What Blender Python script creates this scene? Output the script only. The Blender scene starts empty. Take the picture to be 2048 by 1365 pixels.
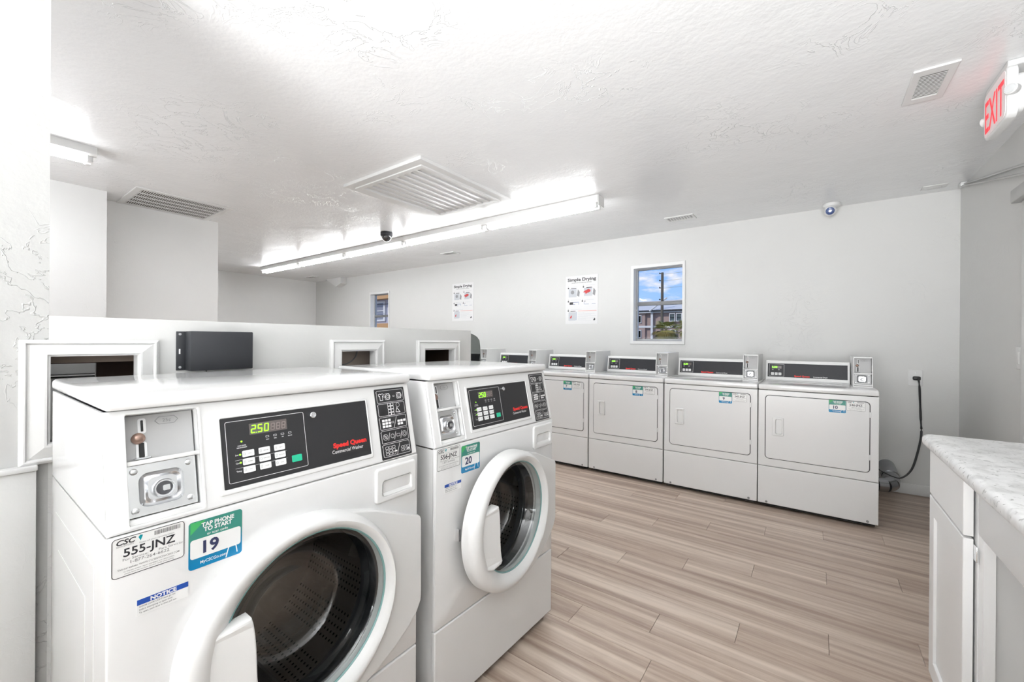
import bpy, bmesh, math, random
from mathutils import Vector, Matrix
from mathutils.geometry import tessellate_polygon
random.seed(7)
R = math.radians
S = bpy.context.scene
COL = S.collection

# ---------------------------------------------------------------- camera
F_PX, PSI, PIT, ROL, CAM_H = 831.4, 0.62827, -3.156e-4, 7.167e-3, 1.22
r = Vector((math.cos(PSI), math.sin(PSI), 0)); fw = Vector((-math.sin(PSI), math.cos(PSI), 0)); up = Vector((0, 0, 1))
f2 = fw*math.cos(PIT)+up*math.sin(PIT); u2 = -fw*math.sin(PIT)+up*math.cos(PIT)
r3 = r*math.cos(ROL)+u2*math.sin(ROL); u3 = -r*math.sin(ROL)+u2*math.cos(ROL)
cam = bpy.data.objects.new('camera', bpy.data.cameras.new('camera')); COL.objects.link(cam)
M = Matrix(((r3.x, u3.x, -f2.x, 0), (r3.y, u3.y, -f2.y, 0), (r3.z, u3.z, -f2.z, CAM_H), (0, 0, 0, 1)))
cam.matrix_world = M
cam.data.sensor_width = 36; cam.data.lens = F_PX*36/2048; cam.data.clip_start = 0.02; cam.data.clip_end = 600
S.camera = cam

# ---------------------------------------------------------------- view, world, sun
S.view_settings.view_transform = 'Standard'; S.view_settings.look = 'None'
S.view_settings.gamma = 1; S.view_settings.use_curve_mapping = False
S.view_settings.exposure = 0.06
NEARK = 0.02      # added unseen fixtures over and behind the camera carry much dimmer tubes
TUBE = 40      # emission of every fluorescent tube
w = bpy.data.worlds.new('sky'); S.world = w; w.use_nodes = True
nt = w.node_tree; nt.nodes.clear()
def N(nt, t, **k):
    n = nt.nodes.new(t)
    for a, b in k.items():
        if a in n.inputs.keys(): n.inputs[a].default_value = b
        else: setattr(n, a, b)
    return n
out = N(nt, 'ShaderNodeOutputWorld'); bg = N(nt, 'ShaderNodeBackground'); bg.inputs['Strength'].default_value = 1.0
tc = N(nt, 'ShaderNodeTexCoord'); sep = N(nt, 'ShaderNodeSeparateXYZ')
nt.links.new(tc.outputs['Generated'], sep.inputs[0])
cr = N(nt, 'ShaderNodeValToRGB'); e = cr.color_ramp.elements
e[0].position = 0.0; e[0].color = (.62, .72, .97, 1); e[1].position = .30; e[1].color = (.16, .37, .88, 1)
m1 = e.new(.10); m1.color = (.36, .60, .98, 1)
nt.links.new(sep.outputs['Z'], cr.inputs[0])
mp = N(nt, 'ShaderNodeMapping'); mp.inputs['Scale'].default_value = (1, 1, 3.2); nt.links.new(tc.outputs['Generated'], mp.inputs[0])
nz = N(nt, 'ShaderNodeTexNoise'); nz.inputs['Scale'].default_value = 13; nz.inputs['Detail'].default_value = 6; nz.inputs['Roughness'].default_value = .55
nt.links.new(mp.outputs[0], nz.inputs['Vector'])
cr2 = N(nt, 'ShaderNodeValToRGB'); e = cr2.color_ramp.elements
e[0].position = .50; e[0].color = (0, 0, 0, 1); e[1].position = .66; e[1].color = (.85, .85, .85, 1)
nt.links.new(nz.outputs['Fac'], cr2.inputs[0])
mx = N(nt, 'ShaderNodeMix', data_type='RGBA'); mx.inputs[7].default_value = (1, .96, .97, 1)
nt.links.new(cr2.outputs[0], mx.inputs[0]); nt.links.new(cr.outputs[0], mx.inputs[6])
nt.links.new(mx.outputs[2], bg.inputs[0]); nt.links.new(bg.outputs[0], out.inputs[0])
sun = bpy.data.objects.new('sun', bpy.data.lights.new('sun', 'SUN')); COL.objects.link(sun)
sun.data.energy = 2.2; sun.data.angle = R(.6); sun.data.color = (1, .95, .86); sun.rotation_euler = (R(52), 0, R(-28))

# added fill light, unseen behind the camera, bounced off the ceiling
sb = bpy.data.objects.new('softbox', bpy.data.lights.new('softbox', 'AREA')); COL.objects.link(sb)
sb.data.shape = 'RECTANGLE'; sb.data.size = 2.0; sb.data.size_y = 1.4; sb.data.energy = 142; sb.data.color = (.97, .985, 1)
sb.data.spread = R(108)
sb.location = (-.15, -2.2, 1.15); sb.rotation_euler = (R(180-50), 0, R(-5))     # faces up, tipped towards the back wall

# second added fill light in the far aisle, hidden behind the near wall, also bounced
sc_ = bpy.data.objects.new('softbox', bpy.data.lights.new('softbox', 'AREA')); COL.objects.link(sc_)
sc_.data.shape = 'RECTANGLE'; sc_.data.size = 1.4; sc_.data.size_y = 1.2; sc_.data.energy = 15; sc_.data.color = (.97, .985, 1); sc_.data.spread = R(120)
sc_.location = (-3.0, -1.3, .9); sc_.rotation_euler = (R(180-50), 0, 0)

# ---------------------------------------------------------------- materials
MATS = {}
def mat(name, col=(.8, .8, .8), rough=.5, metal=0, coat=0, emit=None, es=0, bump=None, spec=.5, trans=0, alpha=1, varc=None):
    """bump=(scale,strength,dist,detail); varc=(scale, colour2, stretch vec) adds mottling"""
    if name in MATS: return MATS[name]
    m = bpy.data.materials.new(name); m.use_nodes = True; nt = m.node_tree; p = nt.nodes['Principled BSDF']
    p.inputs['Base Color'].default_value = (*col, 1); p.inputs['Roughness'].default_value = rough
    p.inputs['Metallic'].default_value = metal; p.inputs['Coat Weight'].default_value = coat; p.inputs['Coat Roughness'].default_value = .08
    p.inputs['Specular IOR Level'].default_value = spec
    if trans: p.inputs['Transmission Weight'].default_value = trans
    if emit: p.inputs['Emission Color'].default_value = (*emit, 1); p.inputs['Emission Strength'].default_value = es
    tc = N(nt, 'ShaderNodeTexCoord')
    # every material carries a faint procedural mottling
    n = N(nt, 'ShaderNodeTexNoise'); n.inputs['Scale'].default_value = varc[0] if varc else 6; n.inputs['Detail'].default_value = 4
    if varc and len(varc) > 2:
        mp = N(nt, 'ShaderNodeMapping'); mp.inputs['Scale'].default_value = varc[2]; nt.links.new(tc.outputs['Object'], mp.inputs[0]); nt.links.new(mp.outputs[0], n.inputs['Vector'])
    else: nt.links.new(tc.outputs['Object'], n.inputs['Vector'])
    c2 = varc[1] if varc else tuple(c*.97 for c in col)
    x = N(nt, 'ShaderNodeMix', data_type='RGBA'); x.inputs[6].default_value = (*col, 1); x.inputs[7].default_value = (*c2, 1)
    nt.links.new(n.outputs['Fac'], x.inputs[0]); nt.links.new(x.outputs[2], p.inputs['Base Color'])
    if bump:
        b = N(nt, 'ShaderNodeBump'); b.inputs['Strength'].default_value = bump[1]; b.inputs['Distance'].default_value = bump[2]
        n2 = N(nt, 'ShaderNodeTexNoise'); n2.inputs['Scale'].default_value = bump[0]; n2.inputs['Detail'].default_value = bump[3] if len(bump) > 3 else 3
        nt.links.new(tc.outputs['Object'], n2.inputs['Vector']); nt.links.new(n2.outputs['Fac'], b.inputs['Height']); nt.links.new(b.outputs[0], p.inputs['Normal'])
    MATS[name] = m
    return m

def plaster(name, col, rough, strength, scale=1.0, spec=.5):
    """hand-trowelled paint: swirly sparse ridges over soft undulation"""
    m = mat(name, col, rough, spec=spec); nt = m.node_tree; p = nt.nodes['Principled BSDF']; L = nt.links.new
    tc = N(nt, 'ShaderNodeTexCoord')
    n0 = N(nt, 'ShaderNodeTexNoise'); n0.inputs['Scale'].default_value = 3*scale; n0.inputs['Detail'].default_value = 3; L(tc.outputs['Object'], n0.inputs['Vector'])
    n1 = N(nt, 'ShaderNodeTexNoise'); n1.inputs['Scale'].default_value = 5*scale; n1.inputs['Detail'].default_value = 4; n1.inputs['Roughness'].default_value = .62; n1.inputs['Distortion'].default_value = 1.2; L(tc.outputs['Object'], n1.inputs['Vector'])
    # thin trowel ridges: |n-.5| near 0
    a = N(nt, 'ShaderNodeMath', operation='SUBTRACT'); a.inputs[1].default_value = .5; L(n1.outputs['Fac'], a.inputs[0])
    ab = N(nt, 'ShaderNodeMath', operation='ABSOLUTE'); L(a.outputs[0], ab.inputs[0])
    rg = N(nt, 'ShaderNodeMapRange'); rg.inputs['From Min'].default_value = 0; rg.inputs['From Max'].default_value = .014; rg.inputs['To Min'].default_value = 1; rg.inputs['To Max'].default_value = 0; L(ab.outputs[0], rg.inputs['Value'])
    msk = N(nt, 'ShaderNodeTexNoise'); msk.inputs['Scale'].default_value = 1.6*scale; msk.inputs['Detail'].default_value = 3; L(tc.outputs['Object'], msk.inputs['Vector'])
    mr = N(nt, 'ShaderNodeMapRange'); mr.inputs['From Min'].default_value = .50; mr.inputs['From Max'].default_value = .66; L(msk.outputs['Fac'], mr.inputs['Value'])
    mu = N(nt, 'ShaderNodeMath', operation='MULTIPLY'); L(rg.outputs[0], mu.inputs[0]); L(mr.outputs[0], mu.inputs[1])
    mu2 = N(nt, 'ShaderNodeMath', operation='MULTIPLY'); mu2.inputs[1].default_value = .10; L(mu.outputs[0], mu2.inputs[0])
    n3 = N(nt, 'ShaderNodeTexNoise'); n3.inputs['Scale'].default_value = 45*scale; n3.inputs['Detail'].default_value = 3; L(tc.outputs['Object'], n3.inputs['Vector'])
    mu3 = N(nt, 'ShaderNodeMath', operation='MULTIPLY'); mu3.inputs[1].default_value = .05; L(n3.outputs['Fac'], mu3.inputs[0])
    s1 = N(nt, 'ShaderNodeMath', operation='MULTIPLY_ADD'); s1.inputs[1].default_value = .35; L(n0.outputs['Fac'], s1.inputs[0]); L(mu2.outputs[0], s1.inputs[2])
    s2 = N(nt, 'ShaderNodeMath', operation='ADD'); L(s1.outputs[0], s2.inputs[0]); L(mu3.outputs[0], s2.inputs[1])
    b = N(nt, 'ShaderNodeBump'); b.inputs['Strength'].default_value = strength; b.inputs['Distance'].default_value = .03
    L(s2.outputs[0], b.inputs['Height']); L(b.outputs[0], p.inputs['Normal'])
    return m

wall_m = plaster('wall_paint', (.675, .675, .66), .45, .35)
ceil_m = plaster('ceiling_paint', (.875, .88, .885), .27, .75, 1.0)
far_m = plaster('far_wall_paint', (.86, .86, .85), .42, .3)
trim_m = mat('trim_white', (.75, .75, .742), .3)
enamel = mat('enamel_white', (.76, .76, .757), .22, coat=.6)
plastic = mat('white_plastic', (.75, .75, .742), .35)
grey_pl = mat('coin_plate_grey', (.47, .47, .47), .45)
chrome = mat('brushed_chrome', (.78, .79, .80), .22, 1, bump=(30, .15, .002))
chrome2 = mat('polished_chrome', (.74, .75, .77), .24, 1)
dark = mat('dark_gap', (.02, .02, .02), .7)
blackp = mat('panel_black', (.022, .022, .024), .32)
blackp2 = mat('panel_charcoal', (.022, .023, .027), .4, spec=.3)
charcoal = mat('box_charcoal', (.030, .032, .037), .5)
ink = mat('ink_black', (.03, .03, .035), .5); inkn = mat('ink_navy', (.03, .035, .10), .5); inkg = mat('ink_grey', (.25, .25, .25), .5)
inkw = mat('ink_white', (.85, .85, .85), .5); inkr = mat('ink_red', (.78, .03, .025), .5); inkgr = mat('key_green', (.02, .52, .30), .4)
paper = mat('sticker_white', (.80, .80, .79), .3); paper2 = mat('poster_white', (.76, .76, .76), .45)
bluem = mat('notice_blue', (.012, .07, .36), .4)
ledm = mat('led_green', (.2, .8, .02), .4, emit=(.30, 1, .02), es=1.6)
ledbg = mat('led_window', (.14, .12, .115), .25); ledoff = mat('led_off', (.22, .18, .17), .4)
brass = mat('coin_button', (.40, .27, .22), .25, .6)
rubber = mat('rubber', (.02, .02, .022), .45)
tube_m = mat('tube_glow', (.9, .9, .9), .5, emit=(.955, .975, 1.0), es=TUBE)
fix_m = mat('fixture_white', (.82, .82, .81), .35)
galv = mat('galvanized', (.42, .43, .45), .25, .95, varc=(14, (.34, .35, .37)))
brown = mat('cavity_brown', (.07, .04, .028), .7, varc=(5, (.06, .035, .025), (1, 1, 8)))
taupe = mat('cavity_taupe', (.50, .42, .36), .7)
alu = mat('window_aluminium', (.36, .37, .38), .4, .5)

def gradient_sticker():
    m = bpy.data.materials.new('teal_sticker'); m.use_nodes = True; nt = m.node_tree; p = nt.nodes['Principled BSDF']
    tc = N(nt, 'ShaderNodeTexCoord'); s = N(nt, 'ShaderNodeSeparateXYZ'); nt.links.new(tc.outputs['Generated'], s.inputs[0])
    c = N(nt, 'ShaderNodeValToRGB'); e = c.color_ramp.elements
    e[0].position = .12; e[0].color = (.0, .20, .42, 1); e[1].position = .62; e[1].color = (.045, .25, .20, 1)
    k = e.new(.34); k.color = (.01, .20, .36, 1)
    nt.links.new(s.outputs['Z'], c.inputs[0]); nt.links.new(c.outputs[0], p.inputs['Base Color']); p.inputs['Roughness'].default_value = .35
    return m
teal = gradient_sticker()
greenc = mat('sticker_green', (.06, .42, .13), .4)

def glass(name, tint=(.97, .98, .98), rough=0.0, refl=.5, ior=1.45):
    m = bpy.data.materials.new(name); m.use_nodes = True; nt = m.node_tree; nt.nodes.clear()
    o = N(nt, 'ShaderNodeOutputMaterial'); t = N(nt, 'ShaderNodeBsdfTransparent'); t.inputs[0].default_value = (*tint, 1)
    g = N(nt, 'ShaderNodeBsdfGlossy'); g.inputs['Roughness'].default_value = rough; g.inputs['Color'].default_value = (1, 1, 1, 1)
    lw = N(nt, 'ShaderNodeLayerWeight'); lw.inputs['Blend'].default_value = .5; r0 = ((ior-1)/(ior+1))**2*refl*2
    pw = N(nt, 'ShaderNodeMath', operation='POWER'); pw.inputs[1].default_value = 5; nt.links.new(lw.outputs['Facing'], pw.inputs[0])
    ma = N(nt, 'ShaderNodeMath', operation='MULTIPLY_ADD'); ma.inputs[1].default_value = 1-r0; ma.inputs[2].default_value = r0; nt.links.new(pw.outputs[0], ma.inputs[0])
    x = N(nt, 'ShaderNodeMixShader'); nt.links.new(ma.outputs[0], x.inputs[0]); nt.links.new(t.outputs[0], x.inputs[1]); nt.links.new(g.outputs[0], x.inputs[2]); nt.links.new(x.outputs[0], o.inputs[0])
    return m
pane_m = glass('window_glass', (.98, .99, 1.0), 0, ior=1.25)
bowl_m = glass('bowl_glass', (.72, .75, .75), .015, ior=1.5, refl=.8)
smoke_m = glass('smoked_plastic', (.45, .47, .46), .08, ior=1.4)
lens_m = glass('lens_dome', (.25, .25, .27), .05)

def drum_mat():
    m = bpy.data.materials.new('drum_steel'); m.use_nodes = True; nt = m.node_tree; p = nt.nodes['Principled BSDF']; L = nt.links.new
    p.inputs['Metallic'].default_value = .85; p.inputs['Roughness'].default_value = .36
    uv = N(nt, 'ShaderNodeUVMap'); s = N(nt, 'ShaderNodeSeparateXYZ'); L(uv.outputs[0], s.inputs[0])
    def fract(src, mul, add=0):
        a = N(nt, 'ShaderNodeMath', operation='MULTIPLY_ADD'); a.inputs[1].default_value = mul; a.inputs[2].default_value = add; L(src, a.inputs[0])
        b = N(nt, 'ShaderNodeMath', operation='FRACT'); L(a.outputs[0], b.inputs[0])
        c = N(nt, 'ShaderNodeMath', operation='SUBTRACT'); c.inputs[1].default_value = .5; L(b.outputs[0], c.inputs[0]); return c.outputs[0]
    fx = fract(s.outputs['X'], 84); fy = fract(s.outputs['Y'], 22)
    cb = N(nt, 'ShaderNodeCombineXYZ'); L(fx, cb.inputs[0]); L(fy, cb.inputs[1])
    ln = N(nt, 'ShaderNodeVectorMath', operation='LENGTH'); L(cb.outputs[0], ln.inputs[0])
    lt = N(nt, 'ShaderNodeMath', operation='LESS_THAN'); lt.inputs[1].default_value = .2; L(ln.outputs['Value'], lt.inputs[0])
    # holes come in groups
    g = fract(s.outputs['X'], 12); ga = N(nt, 'ShaderNodeMath', operation='ABSOLUTE'); L(g, ga.inputs[0])
    gl = N(nt, 'ShaderNodeMath', operation='LESS_THAN'); gl.inputs[1].default_value = .36; L(ga.outputs[0], gl.inputs[0])
    mu = N(nt, 'ShaderNodeMath', operation='MULTIPLY'); L(lt.outputs[0], mu.inputs[0]); L(gl.outputs[0], mu.inputs[1])
    x = N(nt, 'ShaderNodeMix', data_type='RGBA'); x.inputs[6].default_value = (.34, .30, .27, 1); x.inputs[7].default_value = (.01, .01, .01, 1)
    L(mu.outputs[0], x.inputs[0]); L(x.outputs[2], p.inputs['Base Color'])
    return m
drum_m = drum_mat()

def wood_mat():
    m = bpy.data.materials.new('plank_vinyl'); m.use_nodes = True; nt = m.node_tree; p = nt.nodes['Principled BSDF']; L = nt.links.new
    ge = N(nt, 'ShaderNodeNewGeometry'); oi = N(nt, 'ShaderNodeObjectInfo')
    off = N(nt, 'ShaderNodeMath', operation='MULTIPLY'); off.inputs[1].default_value = 37; L(oi.outputs['Random'], off.inputs[0])
    cb = N(nt, 'ShaderNodeCombineXYZ'); L(off.outputs[0], cb.inputs[0]); L(off.outputs[0], cb.inputs[2])
    ad = N(nt, 'ShaderNodeVectorMath', operation='ADD'); L(ge.outputs['Position'], ad.inputs[0]); L(cb.outputs[0], ad.inputs[1])
    def noise(sc, scale, det, rough=.5, dist=0):
        mp = N(nt, 'ShaderNodeMapping'); mp.inputs['Scale'].default_value = sc; L(ad.outputs[0], mp.inputs[0])
        n = N(nt, 'ShaderNodeTexNoise'); n.inputs['Scale'].default_value = scale; n.inputs['Detail'].default_value = det; n.inputs['Roughness'].default_value = rough; n.inputs['Distortion'].default_value = dist
        L(mp.outputs[0], n.inputs['Vector']); return n.outputs['Fac']
    bands = noise((.35, 15, 1), 1.5, 2)          # broad lengthwise streaks
    fine = noise((2.2, 70, 1), 2.0, 4, .6)       # fine grain
    wav = noise((1.6, 9, 1), 3.0, 5, .6, 1.5)    # cathedral figure
    c = N(nt, 'ShaderNodeValToRGB'); e = c.color_ramp.elements
    e[0].position = .30; e[0].color = (.31, .225, .175, 1); e[1].position = .72; e[1].color = (.63, .53, .445, 1)
    k = e.new(.50); k.color = (.455, .36, .29, 1)
    a = N(nt, 'ShaderNodeMath', operation='MULTIPLY_ADD'); a.inputs[1].default_value = .22; L(fine, a.inputs[0]); L(bands, a.inputs[2])
    a2 = N(nt, 'ShaderNodeMath', operation='MULTIPLY_ADD'); a2.inputs[1].default_value = .26; L(wav, a2.inputs[0]); L(a.outputs[0], a2.inputs[2])
    a3 = N(nt, 'ShaderNodeMath', operation='MULTIPLY_ADD'); a3.inputs[1].default_value = .10; a3.inputs[2].default_value = -.29; L(oi.outputs['Random'], a3.inputs[0])
    a4 = N(nt, 'ShaderNodeMath', operation='ADD'); L(a2.outputs[0], a4.inputs[0]); L(a3.outputs[0], a4.inputs[1])
    L(a4.outputs[0], c.inputs[0]); L(c.outputs[0], p.inputs['Base Color'])
    p.inputs['Roughness'].default_value = .34
    b = N(nt, 'ShaderNodeBump'); b.inputs['Strength'].default_value = .12; b.inputs['Distance'].default_value = .002; L(fine, b.inputs['Height']); L(b.outputs[0], p.inputs['Normal'])
    return m
wood = wood_mat()

def laminate():
    m = bpy.data.materials.new('speckled_laminate'); m.use_nodes = True; nt = m.node_tree; p = nt.nodes['Principled BSDF']; L = nt.links.new
    tc = N(nt, 'ShaderNodeTexCoord')
    def n(sc, det, lo, hi):
        a = N(nt, 'ShaderNodeTexNoise'); a.inputs['Scale'].default_value = sc; a.inputs['Detail'].default_value = det; a.inputs['Distortion'].default_value = .6; L(tc.outputs['Object'], a.inputs['Vector'])
        q = N(nt, 'ShaderNodeMapRange'); q.inputs['From Min'].default_value = lo; q.inputs['From Max'].default_value = hi; L(a.outputs['Fac'], q.inputs['Value']); return q.outputs[0]
    x = N(nt, 'ShaderNodeMix', data_type='RGBA'); x.inputs[6].default_value = (.78, .78, .775, 1); x.inputs[7].default_value = (.60, .60, .59, 1); L(n(22, 3, .48, .66), x.inputs[0])
    y = N(nt, 'ShaderNodeMix', data_type='RGBA'); y.inputs[7].default_value = (.36, .36, .35, 1); L(n(85, 3, .60, .68), y.inputs[0]); L(x.outputs[2], y.inputs[6])
    L(y.outputs[2], p.inputs['Base Color']); p.inputs['Roughness'].default_value = .28
    return m
lam = laminate()
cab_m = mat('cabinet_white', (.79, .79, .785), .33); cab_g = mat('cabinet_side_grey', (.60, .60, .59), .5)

# ---------------------------------------------------------------- mesh helpers
def finish(name, bm, m, parent=None, T=None, smooth=38, kind=None):
    if T is not None: bm.transform(T)
    bmesh.ops.recalc_face_normals(bm, faces=bm.faces) if not getattr(bm, 'keepn', False) else None
    lay = bm.faces.layers.int.get('flat')
    fl = [bool(smooth) and not (lay and f[lay]) for f in bm.faces]
    if lay: bm.faces.layers.int.remove(lay)
    me = bpy.data.meshes.new(name); bm.to_mesh(me); bm.free()
    if smooth:
        me.polygons.foreach_set('use_smooth', [True]*len(me.polygons)); me.set_sharp_from_angle(angle=R(smooth)); me.polygons.foreach_set('use_smooth', fl)
    me.materials.append(m)
    o = bpy.data.objects.new(name, me); COL.objects.link(o)
    if parent: o.parent = parent
    if kind: o['kind'] = kind
    return o
def BM(): return bmesh.new()
def box(bm, x0, x1, y0, y1, z0, z1, bev=0, seg=2):
    if bev:
        t = bmesh.new(); box(t, x0, x1, y0, y1, z0, z1)
        bmesh.ops.bevel(t, geom=t.edges[:], offset=bev, segments=seg, profile=.5, affect='EDGES')
        me = bpy.data.meshes.new('t'); t.to_mesh(me); t.free(); bm.from_mesh(me); bpy.data.meshes.remove(me); return bm
    v = [bm.verts.new(p) for p in ((x0, y0, z0), (x1, y0, z0), (x1, y1, z0), (x0, y1, z0), (x0, y0, z1), (x1, y0, z1), (x1, y1, z1), (x0, y1, z1))]
    for q in ((0, 3, 2, 1), (4, 5, 6, 7), (0, 1, 5, 4), (1, 2, 6, 5), (2, 3, 7, 6), (3, 0, 4, 7)): bm.faces.new([v[i] for i in q])
    return bm
def rr(x0, z0, x1, z1, rad=.0, n=5):
    """rounded rectangle outline in XZ, counter-clockwise"""
    rad = max(rad, 1e-5); P = []
    for cx, cz, a in ((x1-rad, z0+rad, -90), (x1-rad, z1-rad, 0), (x0+rad, z1-rad, 90), (x0+rad, z0+rad, 180)):
        for i in range(n+1):
            t = R(a+90*i/n); P.append((cx+rad*math.cos(t), cz+rad*math.sin(t)))
    return P
def circ(cx, cz, rad, n=48): return [(cx+rad*math.cos(2*math.pi*i/n), cz+rad*math.sin(2*math.pi*i/n)) for i in range(n)]
def ring(bm, pts, y): return [bm.verts.new((x, y, z)) for x, z in pts]
def bridge(bm, a, b):
    n = len(a)
    for i in range(n): bm.faces.new((a[i], a[(i+1) % n], b[(i+1) % n], b[i]))
def cap(bm, *rings):
    lay = bm.faces.layers.int.get('flat') or bm.faces.layers.int.new('flat')
    polys = [[v.co.copy() for v in rg] for rg in rings]; flat = [v for rg in rings for v in rg]
    for t in tessellate_polygon([[Vector((p.x, p.z, 0)) for p in pl] for pl in polys]):
        try: bm.faces.new([flat[i] for i in t])[lay] = 1
        except ValueError: pass
def slab(bm, rect, y0, y1, bev=0, holes=(), hb=0):
    """rect=(x0,z0,x1,z1,rad): plate facing -Y from y0 (front) to y1 (back); holes: rects or ('c',cx,cz,r)"""
    x0, z0, x1, z1, rad = rect; outer = []
    steps = [(0, y1)] + ([(bev*(1-math.cos(t)), y0+bev*(1-math.sin(t))) for t in (0, R(30), R(60), R(90))] if bev else [(0, y0)])
    rings = [ring(bm, rr(x0+i, z0+i, x1-i, z1-i, max(rad-i, rad*.3, 1e-4)), y) for i, y in steps]
    for a, b in zip(rings, rings[1:]): bridge(bm, a, b)
    fr = [rings[-1]]; bk = [rings[0]]
    for h in holes:
        def hp(i):
            if h[0] == 'c': return circ(h[1], h[2], h[3]-i)
            return rr(h[0]+i, h[1]+i, h[2]-i, h[3]-i, max(h[4]-i, 1e-4))
        if hb: hs = [(-hb, y0), (-hb*.3, y0+hb*.3), (0, y0+hb), (0, y1)]
        else: hs = [(0, y0), (0, y1)]
        rs = [ring(bm, hp(i), y) for i, y in hs]
        for a, b in zip(rs, rs[1:]): bridge(bm, a, b)
        fr.append(rs[0]); bk.append(rs[-1])
    cap(bm, *fr); cap(bm, *bk)
    return bm
def porthole(bm, rect, y0, y1, bev, cx, cz, rad, hb, n=120):
    """plate with one round hole, outer edge projected radially so that every quad is clean"""
    def outer(i):
        x0, z0, x1, z1 = rect[0]+i, rect[1]+i, rect[2]-i, rect[3]-i; P = []
        for k in range(n):
            t = 2*math.pi*k/n; c, s = math.cos(t), math.sin(t); m_ = 1e9
            if c > 1e-9: m_ = min(m_, (x1-cx)/c)
            if c < -1e-9: m_ = min(m_, (x0-cx)/c)
            if s > 1e-9: m_ = min(m_, (z1-cz)/s)
            if s < -1e-9: m_ = min(m_, (z0-cz)/s)
            P.append((cx+c*m_, cz+s*m_))
        for X, Z in ((x0, z0), (x1, z0), (x1, z1), (x0, z1)):
            k = min(range(n), key=lambda q: (P[q][0]-X)**2+(P[q][1]-Z)**2); P[k] = (X, Z)
        return P
    rs = [ring(bm, outer(0), y1), ring(bm, outer(0), y0+bev), ring(bm, outer(bev*.3), y0+bev*.3), ring(bm, outer(bev), y0)]
    rs += [ring(bm, circ(cx, cz, rad+hb, n), y0), ring(bm, circ(cx, cz, rad+hb*.3, n), y0+hb*.3), ring(bm, circ(cx, cz, rad, n), y0+hb), ring(bm, circ(cx, cz, rad, n), y1)]
    for a, b in zip(rs, rs[1:]): bridge(bm, a, b)
    bridge(bm, rs[-1], rs[0]); return bm
def prism(bm, pts, y0, y1):
    a = ring(bm, pts, y0); b = ring(bm, pts, y1); bridge(bm, a, b); cap(bm, a); cap(bm, b); return bm
def outline(bm, rect, wd, y0, y1):
    x0, z0, x1, z1, rad = rect
    return slab(bm, rect, y0, y1, 0, [(x0+wd, z0+wd, x1-wd, z1-wd, max(rad-wd, 1e-4))])
def loft(bm, circles, n=72, close=True, capend=False):
    """circles = (cx,cz,r,y)"""
    rs = [ring(bm, circ(c[0], c[1], c[2], n), c[3]) for c in circles]
    for a, b in zip(rs, rs[1:]): bridge(bm, a, b)
    if capend: cap(bm, rs[-1])
    return bm
def lathe(bm, prof, T=Matrix(), n=24, caps=True):
    """prof = (r, h) about local Z"""
    rs = [[bm.verts.new(T @ Vector((q*math.cos(2*math.pi*i/n), q*math.sin(2*math.pi*i/n), h))) for i in range(n)] for q, h in prof]
    for a, b in zip(rs, rs[1:]): bridge(bm, a, b)
    if caps: bm.faces.new(rs[0][::-1]); bm.faces.new(rs[-1])
    return bm
def tube(bm, pts, rad, n=8, flat=1.0):
    pts = [Vector(p) for p in pts]; rs = []
    for i, p in enumerate(pts):
        d = (pts[min(i+1, len(pts)-1)]-pts[max(i-1, 0)]).normalized(); u = d.cross(Vector((0, 0, 1)))
        if u.length < .05: u = d.cross(Vector((0, 1, 0)))
        u.normalize(); v = d.cross(u)
        rd = rad[i] if isinstance(rad, (list, tuple)) else rad
        rs.append([bm.verts.new(p+u*rd*math.cos(2*math.pi*k/n)+v*rd*flat*math.sin(2*math.pi*k/n)) for k in range(n)])
    for a, b in zip(rs, rs[1:]): bridge(bm, a, b)
    bm.faces.new(rs[0][::-1]); bm.faces.new(rs[-1]); return bm
def smooth_path(P, k=6):
    P = [Vector(p) for p in P]; o = []
    for i in range(len(P)-1):
        a, b, c, d = P[max(i-1, 0)], P[i], P[i+1], P[min(i+2, len(P)-1)]
        for j in range(k):
            t = j/k; o.append(.5*((2*b)+(c-a)*t+(2*a-5*b+4*c-d)*t*t+(3*b-a-3*c+d)*t**3))
    return o+[P[-1]]
_tc = {}
def text_bm(bm, s, x, z, size, y=0, xs=1.0, bold=0, align='LEFT', depth=.0002, space=1.0, shear=0):
    """adds lettering to bm, in the XZ plane facing -Y, x/z = baseline anchor, size = cap height"""
    key = (s, bold, align, space, shear)
    if key not in _tc:
        c = bpy.data.curves.new('t', 'FONT'); c.body = s; c.size = 1; c.align_x = align; c.offset = bold; c.resolution_u = 3; c.space_character = space; c.shear = shear
        o = bpy.data.objects.new('t', c); COL.objects.link(o); dg = bpy.context.evaluated_depsgraph_get(); dg.update()
        me = o.evaluated_get(dg).to_mesh()
        _tc[key] = ([tuple(v.co) for v in me.vertices], [tuple(p.vertices) for p in me.polygons])
        bpy.data.objects.remove(o); bpy.data.curves.remove(c)
    V, Fc = _tc[key]; k = size/.69
    vs = [bm.verts.new((x+a*k*xs, y-depth, z+b*k)) for a, b, _ in V]
    for f in Fc:
        try: bm.faces.new([vs[i] for i in f])
        except ValueError: pass
    return bm
def thing(name, label, cat, loc=(0, 0, 0), rz=0, group=None):
    o = bpy.data.objects.new(name, None); COL.objects.link(o); o.empty_display_size = .1
    o.location = loc; o.rotation_euler = (0, 0, rz); o['label'] = label; o['category'] = cat
    if group: o['group'] = group
    return o
def tag(o, label, cat, group=None):
    o['label'] = label; o['category'] = cat
    if group: o['group'] = group
    return o
def struct(name, bm, m, label=None, parent=None, smooth=38):
    o = finish(name, bm, m, parent, smooth=smooth)
    if not parent: o['kind'] = 'structure'
    if label: o['label'] = label
    return o

# ================================================================ room shell
CZ, YB, XR, XW = 2.42, 4.63, .91, -1.66
YF = -2.6; XL = -8.45
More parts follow.
